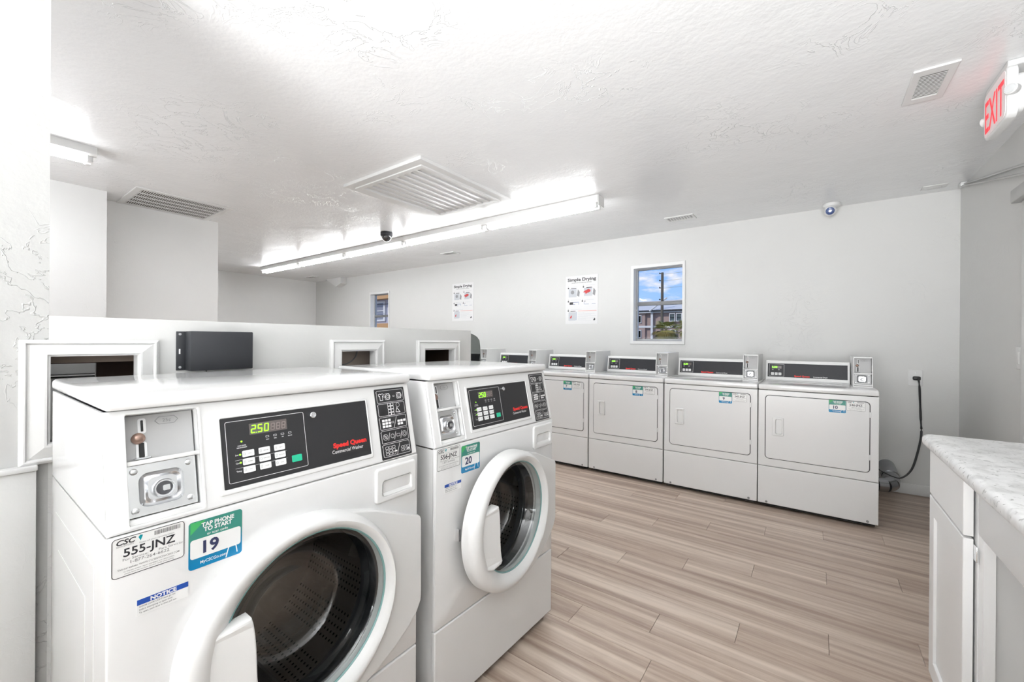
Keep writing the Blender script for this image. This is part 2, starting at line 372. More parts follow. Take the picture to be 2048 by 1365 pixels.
# windows in back wall: (x0,x1,z0,z1)
W1 = (-1.672, -1.118, 1.215, 2.06); W2 = (-6.57, -6.03, 1.215, 2.06)
bm = BM(); Tk = .14
slab(bm, (XL-.2, -.05, XR+.2, CZ+.1, .0), 0, Tk, 0, [(W1[0], W1[2], W1[1], W1[3], .0005), (W2[0], W2[2], W2[1], W2[3], .0005)])
bm.transform(Matrix.Translation((0, YB, 0)))
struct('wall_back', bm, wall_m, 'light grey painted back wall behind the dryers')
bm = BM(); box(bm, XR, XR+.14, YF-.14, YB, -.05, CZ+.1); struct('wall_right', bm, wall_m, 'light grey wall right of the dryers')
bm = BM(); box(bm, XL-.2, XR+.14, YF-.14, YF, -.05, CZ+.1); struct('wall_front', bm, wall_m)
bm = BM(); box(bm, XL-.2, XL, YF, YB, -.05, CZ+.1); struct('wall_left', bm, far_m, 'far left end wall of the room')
# projecting blocks at left
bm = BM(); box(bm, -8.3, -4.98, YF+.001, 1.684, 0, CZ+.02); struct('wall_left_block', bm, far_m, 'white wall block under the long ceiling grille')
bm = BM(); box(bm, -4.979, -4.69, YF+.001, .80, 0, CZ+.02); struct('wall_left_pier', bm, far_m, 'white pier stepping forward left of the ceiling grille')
# near full height wall at left
bm = BM(); box(bm, XW-.28, XW, YF+.001, .172, 0, CZ+.02, 0); struct('wall_near', bm, plaster('near_wall_paint', (.50, .50, .49), .42, .6, 1.4), 'textured full height wall at the left edge')  # wall colour lowered to offset the strong light falling on it
# ceiling
bm = BM(); box(bm, XL-.2, XR+.14, YF-.14, YB+.14, CZ, CZ+.12); struct('ceiling', bm, ceil_m, 'white hand textured ceiling')
# floor slab and planks
bm = BM(); box(bm, XL-.2, XR+.14, YF-.14, YB+.14, -.08, -.004)
floor = struct('floor', bm, mat('floor_joint', (.13, .09, .07), .8), 'brown wood plank floor')
PW, PL = .1465, 1.22
pm = {}
def plank_mesh(L, wd):
    k = (round(L, 3), round(wd, 3))
    if k not in pm:
        b = BM(); x1, y1, g, c = L-.0008, wd-.0006, .0006, .0011
        lo = [b.verts.new(p) for p in ((g, g, -.005), (x1, g, -.005), (x1, y1, -.005), (g, y1, -.005))]
        mi = [b.verts.new(p) for p in ((g, g, -.0008), (x1, g, -.0008), (x1, y1, -.0008), (g, y1, -.0008))]
        to = [b.verts.new(p) for p in ((g+c, g+c, 0), (x1-c, g+c, 0), (x1-c, y1-c, 0), (g+c, y1-c, 0))]
        bridge(b, lo, mi); bridge(b, mi, to); b.faces.new(to); bmesh.ops.recalc_face_normals(b, faces=b.faces)
        me = bpy.data.meshes.new('plank'); b.to_mesh(me); b.free(); me.materials.append(wood); pm[k] = me
    return pm[k]
rest = BM()
for kr in range(-37, 13):
    y0 = 2.78+PW*kr; y1 = min(y0+PW, YB); y0c = max(y0, YF)
    if y1-y0c < .02: continue
    j = .36+.305*kr + random.uniform(-.012, .012)
    if kr == -9: j = -.497
    j -= math.ceil((j-XL)/PL)*PL
    while j < XR:
        a, b_ = max(j, XL), min(j+PL, XR); j += PL
        if b_-a < .01: continue
        if b_ > -1.75 and y1 > -.9:
            o = bpy.data.objects.new('plank', plank_mesh(b_-a, y1-y0c)); COL.objects.link(o); o.location = (a, y0c, 0); o.parent = floor
        else:
            box(rest, a+.001, b_-.001, y0c+.001, y1-.001, -.005, 0)
o = finish('plank_field', rest, wood, floor, smooth=0, kind='stuff')
# baseboards
def base(name, x0, x1, y0, y1):
    b = BM(); box(b, x0, x1, y0, y1, .001, .085, .003); struct(name, b, trim_m)
base('baseboard_back', XL+.001, XR-.02, YB-.014, YB)
base('baseboard_right', XR-.014, XR, 2.05, YB-.015)

# half wall (plumbing chase) : two skins, cap, end
HB = 1.279; Y0, Y1 = .172, 1.853
OP = [(.172, .352), (1.018, 1.19), (1.492, 1.712)]; OZ = (.94, 1.169)
def skin(x0, x1, holes, name, m, label=None, parent=None):
    b = BM(); slab(b, (Y0, .0, Y1, HB-.02, .0), 0, x1-x0, 0, holes)
    # XZ plate facing -Y  ->  YZ plate facing +X : (x,y,z)->(X=x1 - y, Y=x, Z=z)
    b.transform(Matrix(((0, -1, 0, x1), (1, 0, 0, 0), (0, 0, 1, 0), (0, 0, 0, 1))))
    if parent: return finish(name, b, m, parent)
    return struct(name, b, m, label)
hw = skin(XW-.018, XW, [(max(a, Y0+.002), OZ[0], b, OZ[1], .0005) for a, b in OP], 'wall_middle', wall_m, 'grey half height partition wall behind the washers')
skin(XW-.29, XW-.272, [(.20, .86, .306, 1.137, .0005)], 'rear_skin', wall_m, parent=hw)
skin(XW-.271, XW-.262, [(.20, .86, .306, 1.137, .0005)], 'cavity_board', brown, parent=hw)
b = BM(); box(b, XW-.125, XW-.11, .98, 1.34, 1.10, 1.25); finish('taupe_board', b, taupe, hw)
b = BM(); box(b, XW-.08, XW-.06, Y0+.002, .40, 1.148, 1.25); finish('header_board', b, mat('header_taupe', (.22, .17, .14), .7), hw)
b = BM(); box(b, XW-.29, XW, Y0, Y1+.012, HB-.02, HB); finish('wall_cap', b, wall_m, hw)
b = BM(); box(b, XW-.29, XW, Y1, Y1+.012, 0, HB-.02); finish('end_board', b, wall_m, hw)
for yy in (.42, .94, 1.36, 1.745):
    b = BM(); box(b, XW-.255, XW-.019, yy, yy+.038, 0, HB-.021); finish('stud', b, brown, hw)
# cable in second opening
b = BM(); tube(b, smooth_path([(XW-.10, 1.17, 1.24), (XW-.10, 1.165, 1.15), (XW-.10, 1.12, 1.11), (XW-.10, 1.05, 1.10)]), .003, 6); finish('cavity_cable', b, inkg, hw)

def casing(name, ya, yb, za, zb, oya, oyb, oza, label):
    """moulded picture-frame casing on the half wall; outer ya..yb, inner oya.."""
    b = BM(); prof = [(0, 0), (0, -.013), (.14, -.019), (.20, -.019), (.26, -.012), (.34, -.0145), (.80, -.021), (.88, -.021), (.93, -.014), (1, -.014), (1, .028)]
    rs = []
    for t, y in prof:
        L_ = ya+(oya-ya)*t; R_ = yb+(oyb-yb)*t; B_ = za+(oza[0]-za)*t; T_ = zb+(oza[1]-zb)*t
        rs.append([b.verts.new((XW-y-.0005, q, z)) for q, z in ((L_, B_), (R_, B_), (R_, T_), (L_, T_))])
    for p, q in zip(rs, rs[1:]): bridge(b, p, q)
    return struct(name, b, trim_m, label, smooth=0)
casing('trim_1', .119, .401, .886, 1.2135, .174, .35, OZ, 'white moulded casing round the leftmost wall opening')
casing('trim_2', .970, 1.243, .89, 1.2195, 1.02, 1.188, OZ, 'white moulded casing round the middle wall opening')
casing('trim_3', 1.444, 1.760, .89, 1.2195, 1.494, 1.71, OZ, 'white moulded casing round the rightmost wall opening')
# low panel proud of the near wall, lower left
b = BM(); box(b, XW+.0005, XW+.02, -1.6, .150, 0.0, .872, .002); o = struct('trim_4', b, plaster('panel_paint', (.74, .74, .725), .4, .45, 1.2), 'low painted panel on the wall at lower left')
b = BM(); box(b, XW+.0005, XW+.028, -1.6, .152, .873, .887, .003); finish('panel_cap', b, trim_m, o)

# ================================================================ windows
def window(idx, W, label):
    x0, x1, z0, z1 = W; t = bpy.data.objects.new('window_%d' % idx, None); COL.objects.link(t); t.location = ((x0+x1)/2, YB, z0); t['kind'] = 'structure'; t['label'] = label
    inv = Matrix.Translation((-(x0+x1)/2, -YB, -z0))
    def f(n, b, m, p=t): return finish(n, b, m, p, T=inv)
    b = BM(); slab(b, (x0-.022, z0-.020, x1+.014, z1+.024, .001), YB-.012, YB-.0005, .003, [(x0+.012, z0+.012, x1-.012, z1-.012, .0005)]); f('casing', b, trim_m)
    b = BM(); slab(b, (x0+.0003, z0+.0003, x1-.0003, z1-.0003, .0005), YB-.011, YB+.10, 0, [(x0+.014, z0+.014, x1-.014, z1-.014, .0005)]); f('jamb_liner', b, mat('liner_white', (.86, .86, .86), .4))
    yy = YB+.075
    b = BM(); slab(b, (x0+.0145, z0+.0145, x1-.0145, z1-.0145, .0005), yy, yy+.035, .002, [(x0+.034, z0+.040, x1-.022, z1-.026, .0005)]); f('metal_frame', b, alu)
    zm = z0+(z1-z0)*.515
    b = BM(); box(b, x0+.03, x1-.02, yy-.006, yy+.02, zm-.021, zm+.021, .003); f('meeting_rail', b, mat('rail_grey', (.20, .205, .21), .5, .2))
    for a, c in ((z0+.04, zm-.02), (zm+.02, z1-.026)):
        b = BM(); box(b, x0+.034, x1-.022, yy+.012, yy+.015, a, c); f('pane', b, pane_m)
    for zc in (zm-.07, z0+.06):
        b = BM(); lathe(b, [(.005, 0), (.005, .006)], Matrix.Translation((x0+.024, yy, zc)) @ Matrix.Rotation(R(90), 4, 'X'), 10); f('latch_screw', b, chrome2)
    return t
window(1, W1, 'window over dryers 7 and 8 showing sky and a utility pole')
window(2, W2, 'narrow looking window above the half wall showing orange siding')

# ================================================================ outside
b = BM(); box(b, -160, 60, YB+1.2, 260, -.6, -.5); o = finish('ground', b, mat('asphalt', (.16, .17, .15), .9)); o['kind'] = 'structure'; o['label'] = 'ground outside the windows'
sid = mat('siding_pink', (.42, .30, .26), .8, varc=(2, (.38, .27, .235), (1, 1, 30))); wtr = mat('ext_trim', (.72, .70, .68), .7)
roofm = mat('roof_grey', (.62, .60, .58), .8, varc=(3, (.54, .52, .51))); gls = mat('ext_glass', (.11, .14, .13), .15)
T = thing('apartment_building', 'pinkish three storey apartment building with grey roof outside right window', 'building', (-30, 100, -.5))
inv = Matrix.Translation((30, -100, .5))
def ext(n, b, m, p=T): return finish(n, b, m, p, T=inv, smooth=20)
def g100(b, x0, x1, y0, y1, z0, z1): return box(b, x0, x1, y0, y1, z0, z1)
b = BM(); g100(b, -60, -33.0, 100, 112, -.5, 8.35); g100(b, -33.0, -12, 100.6, 112, -.5, 8.35); ext('wall', b, sid)
b = BM(); g100(b, -60, -31.2, 99.9, 100, 4.6, 5.1); g100(b, -31.2, -12, 100.3, 100.6, 4.6, 5.1); ext('floor_band', b, wtr)
b = BM(); g100(b, -31.6, -31.1, 99.8, 100.1, -.5, 8.4); ext('corner_board', b, wtr)
b = BM(); g100(b, -61, -31.0, 99.4, 99.9, 8.1, 8.45); g100(b, -31.0, -11, 99.8, 100.3, 8.1, 8.45); ext('fascia', b, wtr)
b = BM(); g100(b, -61, -11, 99.2, 99.5, 8.45, 8.75); ext('gutter', b, dark)
b = BM()
for pts in ([(-61, 99.3, 8.75), (-11, 99.3, 8.75), (-14, 106, 11.6), (-58, 106, 11.6)], [(-58, 106, 11.6), (-14, 106, 11.6), (-11, 113, 8.6), (-61, 113, 8.6)]):
    b.faces.new([b.verts.new(p) for p in pts])
ext('roof', b, roofm)
b = BM(); v = [b.verts.new(p) for p in ((-33.2, 99.1, 8.6), (-30.6, 99.1, 8.6), (-27.6, 99.1, 10.6), (-24.4, 99.1, 8.7), (-29.4, 104, 10.7), (-35.2, 104, 10.7))]
b.faces.new([v[0], v[1], v[4], v[5]]); bmesh.ops.delete(b, geom=[v[2], v[3]], context='VERTS'); ext('valley_roof', b, mat('valley_brown', (.17, .13, .13), .8))
b = BM(); tube(b, [(-31.6, 98.9, 8.5), (-29.0, 98.9, 10.5), (-27.6, 98.9, 11.5)], .2, 6); ext('gable_board', b, wtr)
for x, z, nn in ((-35.0, 5.9, 1), (-35.0, 2.3, 1), (-27.15, 6.15, 1), (-25.65, 6.15, 1), (-21, 6.1, 1), (-27.0, 2.4, 1)):
    b = BM(); slab(b, (x-.15, z-.15, x+1.15, z+1.75, .01), 99.85 if x > -31 and 0 else 99.8, 100.7, 0, [(x, z, x+1.0, z+1.6, .01)]); wf = ext('window', b, wtr)
    b = BM(); g100(b, x, x+1, 100.0 if x < -31 else 100.1, 100.7, z, z+1.6); ext('pane', b, gls, wf)
    b = BM(); g100(b, x, x+1, 99.85, 99.95, z+.75, z+.85); ext('sash_bar', b, dark, wf)
# utility pole with wires
T = thing('utility_pole', 'dark wooden utility pole outside the right window', 'pole', (-14.5, 50, -.5)); inv = Matrix.Translation((14.5, -50, .5))
b = BM(); tube(b, [(-14.5, 50, -.5), (-14.5, 50, 9.4)], [.19, .15], 10); ext('pole_shaft', b, mat('pole_wood', (.10, .085, .07), .8, varc=(6, (.15, .12, .08))), T)
for z in (9.3, 8.45, 7.6, 6.2):
    b = BM(); box(b, -14.85, -14.4, 49.9, 50.1, z-.04, z+.04); lathe(b, [(.06, 0), (.09, .04), (.05, .12)], Matrix.Translation((-14.8, 50, z)), 8); ext('insulator', b, ink, T)
for z in (9.2, 8.4, 7.55):
    b = BM(); tube(b, [(-14.5+i*1.2, 50+i*.2, z+.06*i+.002*i*i) for i in range(0, 12)], .013, 5); ext('wire', b, inkg, T)
# palms
leaf = mat('palm_leaf', (.20, .26, .05), .6, varc=(3, (.45, .36, .09))); leafd = mat('palm_leaf_dry', (.42, .30, .08), .7, varc=(4, (.25, .2, .05))); bark = mat('palm_bark', (.16, .11, .07), .9)
def palm(x, y, h, R_, lab, dry=.25):
    T = thing('palm_tree', lab, 'palm tree', (x, y, -.5), 0, None)
    b = BM(); tube(b, [(0, 0, 0), (.05, 0, h*.5), (0, 0, h+.4)], [.2, .16, .15], 9); finish('trunk', b, bark, T)
    for mm, cnt in ((leaf, 34), (leafd, int(40*dry))):
        b = BM()
        for i in range(cnt):
            a = random.uniform(0, 6.283); el = random.uniform(-.9, 1.25) if mm is leaf else random.uniform(-1.3, -.1); L_ = R_*random.uniform(.8, 1.1)
            d = Vector((math.cos(a)*math.cos(el), math.sin(a)*math.cos(el), math.sin(el))); s_ = d.cross(Vector((0, 0, 1))).normalized(); q = s_.cross(d)
            o0 = Vector((0, 0, h+.4))+d*L_*.38
            b2 = [b.verts.new(o0+s_*k) for k in (-.01, .01)]; b3 = [b.verts.new(Vector((0, 0, h+.4))+s_*k) for k in (-.015, .015)]
            b.faces.new([b3[0], b3[1], b2[1], b2[0]])
            for k in range(13):
                f_ = (k-6)/6*1.15; dd = (d*math.cos(f_)+s_*math.sin(f_)); tip = o0+dd*L_*.62+Vector((0, 0, -L_*.16)); mid = o0+dd*L_*.36
                wv = (s_*math.cos(f_)-d*math.sin(f_))*.03
                p0, p1, p2, p3 = b.verts.new(o0), b.verts.new(mid+wv), b.verts.new(mid-wv+q*.01), b.verts.new(tip)
                b.faces.new([p0, p1, p2]); b.faces.new([p1, p3, p2])
        finish('fronds' if mm is leaf else 'dry_fronds', b, mm, T, smooth=0, kind='stuff')
palm(-7.0, 25, 2.0, .90, 'fan palm nearest the pole outside the right window', .5)
palm(-6.1, 26.8, 2.15, .90, 'fan palm at the right edge of the right window view', .3)
# siding building beyond window 2
lav = mat('siding_lavender', (.52, .50, .56), .8, varc=(2, (.49, .47, .53), (1, 1, 20))); org = mat('siding_orange', (.60, .33, .14), .7, varc=(2, (.50, .27, .11), (1, 1, 25)))
T = thing('siding_building', 'grey and orange sided building outside the left window', 'building', (-16.5, 12, -.5)); inv = Matrix.Translation((16.5, -12, .5))
b = BM(); box(b, -21, -12, 12, 16, -.5, 5); ext('wall', b, lav, T)
b = BM(); box(b, -21, -12, 11.6, 11.99, 3.06, 3.5); ext('upper_boards', b, org, T)
b = BM(); box(b, -21, -12, 11.9, 11.99, -.5, 1.98); ext('lower_boards', b, org, T)
b = BM(); slab(b, (-17.1, 2.08, -15.85, 3.0, .01), 11.93, 12.02, 0, [(-17.0, 2.16, -15.97, 2.93, .01)]); wf = ext('window', b, wtr, T)
b = BM(); box(b, -17.0, -15.97, 11.97, 11.995, 2.16, 2.93); ext('pane', b, mat('ext_pane_grey', (.25, .25, .30), .3), wf)
b = BM(); box(b, -17.0, -15.97, 11.94, 11.965, 2.54, 2.58); ext('sash_bar', b, wtr, wf)
b = BM(); tube(b, [(-21, 11.5, 2.86), (-12, 11.5, 2.76)], .015, 5); ext('cable', b, dark, T)

# ================================================================ stickers (front faces -Y; x/z local)
def number_sticker(P, x0, z0, w_, h_, num, y, T=None, name='number_sticker'):
    def z(t): return z0+h_*t
    def x(t): return x0+w_*t
    b = BM(); slab(b, (x0, z0, x0+w_, z0+h_, .006*w_/.092), y-.0006, y+.0003)
    s = finish(name, b, teal, P, T=T, smooth=0); yy = y-.0007
    b = BM(); prism(b, [(x(.03), z(.74)), (x(.03), z(.985)), (x(.30), z(.985))][::-1], yy-.0001, yy+.0001); finish('corner_print', b, greenc, s, T=T, smooth=0)
    b = BM(); slab(b, (x(.03), z(.22), x(.97), z(.62), .05*w_), yy-.0002, yy+.0001); finish('number_field', b, paper, s, T=T, smooth=0)
    b = BM(); text_bm(b, 'TAP PHONE', x(.53), z(.85), h_*.085, yy-.0002, .92, .035, 'CENTER'); text_bm(b, 'TO START', x(.53), z(.745), h_*.085, yy-.0002, .92, .035, 'CENTER')
    text_bm(b, 'or scan code', x(.52), z(.655), h_*.052, yy-.0002, 1.0, .01, 'CENTER'); text_bm(b, 'MyCSCGo.com', x(.45), z(.085), h_*.06, yy-.0002, .9, .015, 'CENTER')
    finish('white_lettering', b, inkw, s, T=T, smooth=0)
    b = BM(); text_bm(b, num, x(.37), z(.30), h_*.245, yy-.0004, 1.0, .03, 'CENTER'); finish('number', b, inkn, s, T=T, smooth=0)
    # hand-held phone line drawing at lower right
    b = BM()
    for pa in ([(.68, .02), (.72, .18), (.74, .235)], [(.90, .06), (.88, .20), (.86, .25)]):
        for (a, c), (d, f) in zip(pa, pa[1:]): prism(b, [(x(a)-.008*w_, z(c)), (x(a)+.012*w_, z(c)), (x(d)+.012*w_, z(f)), (x(d)-.008*w_, z(f))], yy-.0003, yy)
    finish('drawing', b, inkw, s, T=T, smooth=0)
    return s
def service_sticker(P, x0, z0, w_, h_, code, y, T=None):
    def z(t): return z0+h_*t
    def x(t): return x0+w_*t
    b = BM(); slab(b, (x0, z0, x0+w_, z0+h_, .006*w_/.103), y-.0005, y+.0003); s = finish('service_sticker', b, paper, P, T=T, smooth=0); yy = y-.0006
    b = BM(); outline(b, (x0+.0005, z0+.0005, x0+w_-.0005, z0+h_-.0005, .006*w_/.103), .0011*w_/.1, yy-.0001, yy+.0001); 
    text_bm(b, 'CSC', x(.05), z(.82), h_*.12, yy, 1.12, .03, 'LEFT', shear=.25); text_bm(b, code, x(.5), z(.50), h_*.20, yy, 1.03, .018, 'CENTER')
    finish('code', b, ink, s, T=T, smooth=0)
    b = BM()
    random.seed(3); q = .56
    while q < .93:
        ww = random.choice((.006, .01, .016)); prism(b, [(x(q), z(.83)), (x(q+ww), z(.83)), (x(q+ww), z(.94)), (x(q), z(.94))], yy-.0002, yy); q += ww+random.choice((.005, .008))
    text_bm(b, 'SERVICEWORKS', x(.06), z(.765), h_*.04, yy, .8, 0); text_bm(b, 'Please call when reporting service', x(.60), z(.735), h_*.036, yy, 1.0, 0, 'CENTER')
    text_bm(b, 'For Service:', x(.14), z(.40), h_*.06, yy, 1.2, 0); text_bm(b, 'Para Servicio:', x(.62), z(.40), h_*.06, yy, 1.1, 0)
    text_bm(b, '1-877-264-6622', x(.5), z(.30), h_*.075, yy, 1.15, .005, 'CENTER'); text_bm(b, 'Visit our website: WWW.CSCSERVICEWORKS.COM', x(.5), z(.185), h_*.048, yy, .80, .004, 'CENTER')
    text_bm(b, 'to request service, report a problem or a refund online', x(.5), z(.115), h_*.038, yy, .82, 0, 'CENTER'); text_bm(b, 'please have the machine number ready when calling', x(.5), z(.06), h_*.034, yy, .95, 0, 'CENTER')
    finish('small_print', b, inkg, s, T=T, smooth=0)
    b = BM(); prism(b, [(x(.345), z(.90)), (x(.375), z(.80)), (x(.405), z(.93)), (x(.37), z(.95))], yy-.0002, yy); finish('gem_logo', b, mat('gem_teal', (.0, .28, .33), .4), s, T=T, smooth=0)
    return s
def notice_sticker(P, x0, z0, w_, h_, y, T=None):
    b = BM(); slab(b, (x0, z0, x0+w_, z0+h_, .0005), y-.0005, y+.0003); s = finish('notice_sticker', b, paper, P, T=T, smooth=0); yy = y-.0006
    b = BM(); slab(b, (x0, z0+h_*.66, x0+w_, z0+h_, .0004), yy-.0001, yy+.0001); finish('blue_band', b, bluem, s, T=T, smooth=0)
    b = BM(); text_bm(b, 'NOTICE', x0+w_*.5, z0+h_*.71, h_*.23, yy-.0001, 1.1, .04, 'CENTER'); finish('white_lettering', b, inkw, s, T=T, smooth=0)
    b = BM()
    for i, t in enumerate(('DOOR LOCK LIGHT must go out', 'before attempting to open door.', 'To open, push door in then pull out.')): text_bm(b, t, x0+w_*.04, z0+h_*(.50-.185*i), h_*.10, yy, .88, .002)
    finish('black_lettering', b, ink, s, T=T, smooth=0)

# ================================================================ washers
SL = math.atan(.045/.205)
# flat panel coords (x, y, s) -> machine coords ; s measured from z=.885
TS = Matrix.Translation((0, .005, .885)) @ Matrix.Rotation(-SL, 4, 'X')
def s_(z): return (z-.885)/math.cos(SL)
def coin_well(P, x0, x1, s0, smid, s1, y0, dep, T, steel=chrome, rot_lock=0):
    """everything seen inside a coin meter recess"""
    k = (x1-x0)/.11
    b = BM(); t = .0015
    box(b, x0-t, x1+t, y0+dep, y0+dep+t, s0-t, s1+t); box(b, x0-t, x0, y0+.001, y0+dep, s0-t, s1+t); box(b, x1, x1+t, y0+.001, y0+dep, s0-t, s1+t)
    box(b, x0-t, x1+t, y0+.001, y0+dep, s1, s1+t); box(b, x0-t, x1+t, y0+.001, y0+dep, s0-t, s0)
    w_ = finish('coin_recess', b, plastic, P, T=T)
    b = BM(); box(b, x0, x1, y0+.002, y0+dep, smid-.004*k, smid+.004*k, .001); finish('shelf', b, plastic, w_, T=T)
    b = BM(); box(b, x0+.002*k, x1-.003*k, y0+dep*.72, y0+dep-.001, smid+.004*k, s1-.001); finish('coin_plate', b, grey_pl, w_, T=T)
    yc = y0+dep*.72; xa = x0+.028*k; H1 = s1-smid
    b = BM(); slab(b, (xa-.006*k, smid+H1*.60, xa+.006*k, s1-H1*.08, .004*k), yc-.0015, yc, 0); slab(b, (xa-.010*k, smid+H1*.05, xa+.006*k, smid+H1*.42, .004*k), yc-.0015, yc, 0); finish('slot_surround', b, inkw, w_, T=T)
    b = BM(); slab(b, (xa-.0018*k, smid+H1*.64, xa+.0018*k, s1-H1*.12, .001), yc-.0025, yc-.001); slab(b, (xa-.006*k, smid+H1*.10, xa+.002*k, smid+H1*.40, .001), yc-.0025, yc-.001); finish('coin_slot', b, dark, w_, T=T)
    b = BM(); lathe(b, [(.0105*k, 0), (.0105*k, .002*k), (.007*k, .006*k), (.002*k, .0075*k)], Matrix.Translation((xa-.006*k, yc, smid+H1*.50)) @ Matrix.Rotation(R(90), 4, 'X'), 20); finish('coin_button', b, brass, w_, T=T)
    b = BM(); lathe(b, [(.012*k, 0), (.0135*k, .003*k), (.009*k, .004*k)], Matrix.Translation((xa-.002*k, yc-.006*k, smid+H1*.06)), 18); finish('coin_cup', b, chrome2, w_, T=T)
    b = BM(); text_bm(b, '25¢', x0+.066*k, s1-H1*.20, .006*k, yc-.0003, 1.1, 0, 'CENTER')
    cx, cz = x0+.066*k, s1-H1*.20+.003*k; hx = [(cx-.018*k, cz), (cx-.012*k, cz-.007*k), (cx+.012*k, cz-.007*k), (cx+.018*k, cz), (cx+.012*k, cz+.007*k), (cx-.012*k, cz+.007*k)]
    for i in range(6):
        (a, c), (d, f) = hx[i], hx[(i+1) % 6]; n = Vector((f-c, a-d)).normalized()*.0004*k; prism(b, [(a-n.x, c-n.y), (d-n.x, f-n.y), (d+n.x, f+n.y), (a+n.x, c+n.y)], yc-.0006, yc)
    finish('coin_value_mark', b, inkg, w_, T=T, smooth=0)
    # money box door
    H0 = smid-s0; b = BM(); yb = y0+dep*.55
    slab(b, (x0+.001, s0+.012*k, x1-.004*k, smid-.005*k, .001), yb, yb+.002)
    finish('money_box_plate', b, steel, w_, T=T)
    b = BM(); box(b, x0, x1, y0+.002, yb+.002, s0, s0+.010*k, .001); finish('sill', b, plastic, w_, T=T)
    mx_, mz = (x0+x1)/2-.003*k, s0+H0*.52
    b = BM()
    rs = [ring(b, rr(mx_-a*k, mz-a*k*.92, mx_+a*k, mz+a*k*.92, a*k*.45), y) for a, y in ((.034, yb), (.031, yb-.005*k), (.027, yb-.008*k), (.022, yb-.004*k))]
    for p, q in zip(rs, rs[1:]): bridge(b, p, q)
    cap(b, rs[-1]); finish('embossed_boss', b, chrome2, w_, T=T)
    b = BM(); lathe(b, [(.0165*k, 0), (.0165*k, .012*k), (.0150*k, .014*k), (.0135*k, .014*k), (.0135*k, .011*k)], Matrix.Translation((mx_, yb-.003*k, mz-.002*k)) @ Matrix.Rotation(R(90), 4, 'X'), 28); finish('lock_barrel', b, chrome2, w_, T=T)
    b = BM(); lathe(b, [(.0125*k, 0), (.0125*k, .0118*k)], Matrix.Translation((mx_, yb-.003*k, mz-.002*k)) @ Matrix.Rotation(R(90), 4, 'X'), 24); finish('lock_core', b, mat('lock_dark', (.12, .12, .13), .35, .7), w_, T=T)
    b = BM(); slab(b, (mx_-.003*k, mz-.007*k, mx_+.008*k, mz+.003*k, .002*k), yb-.0165*k, yb-.0140*k); finish('key_slot', b, chrome2, w_, T=T)
    for a, c in ((.012, .13), (.012, .86), (.095, .15), (.095, .86)):
        b = BM(); lathe(b, [(.006*k, 0), (.0055*k, .002*k), (.003*k, .003*k)], Matrix.Translation((x0+a*k, yb, s0+.010*k+(H0-.012*k)*c)) @ Matrix.Rotation(R(90), 4, 'X'), 12); finish('rivet', b, chrome, w_, T=T)
    return w_

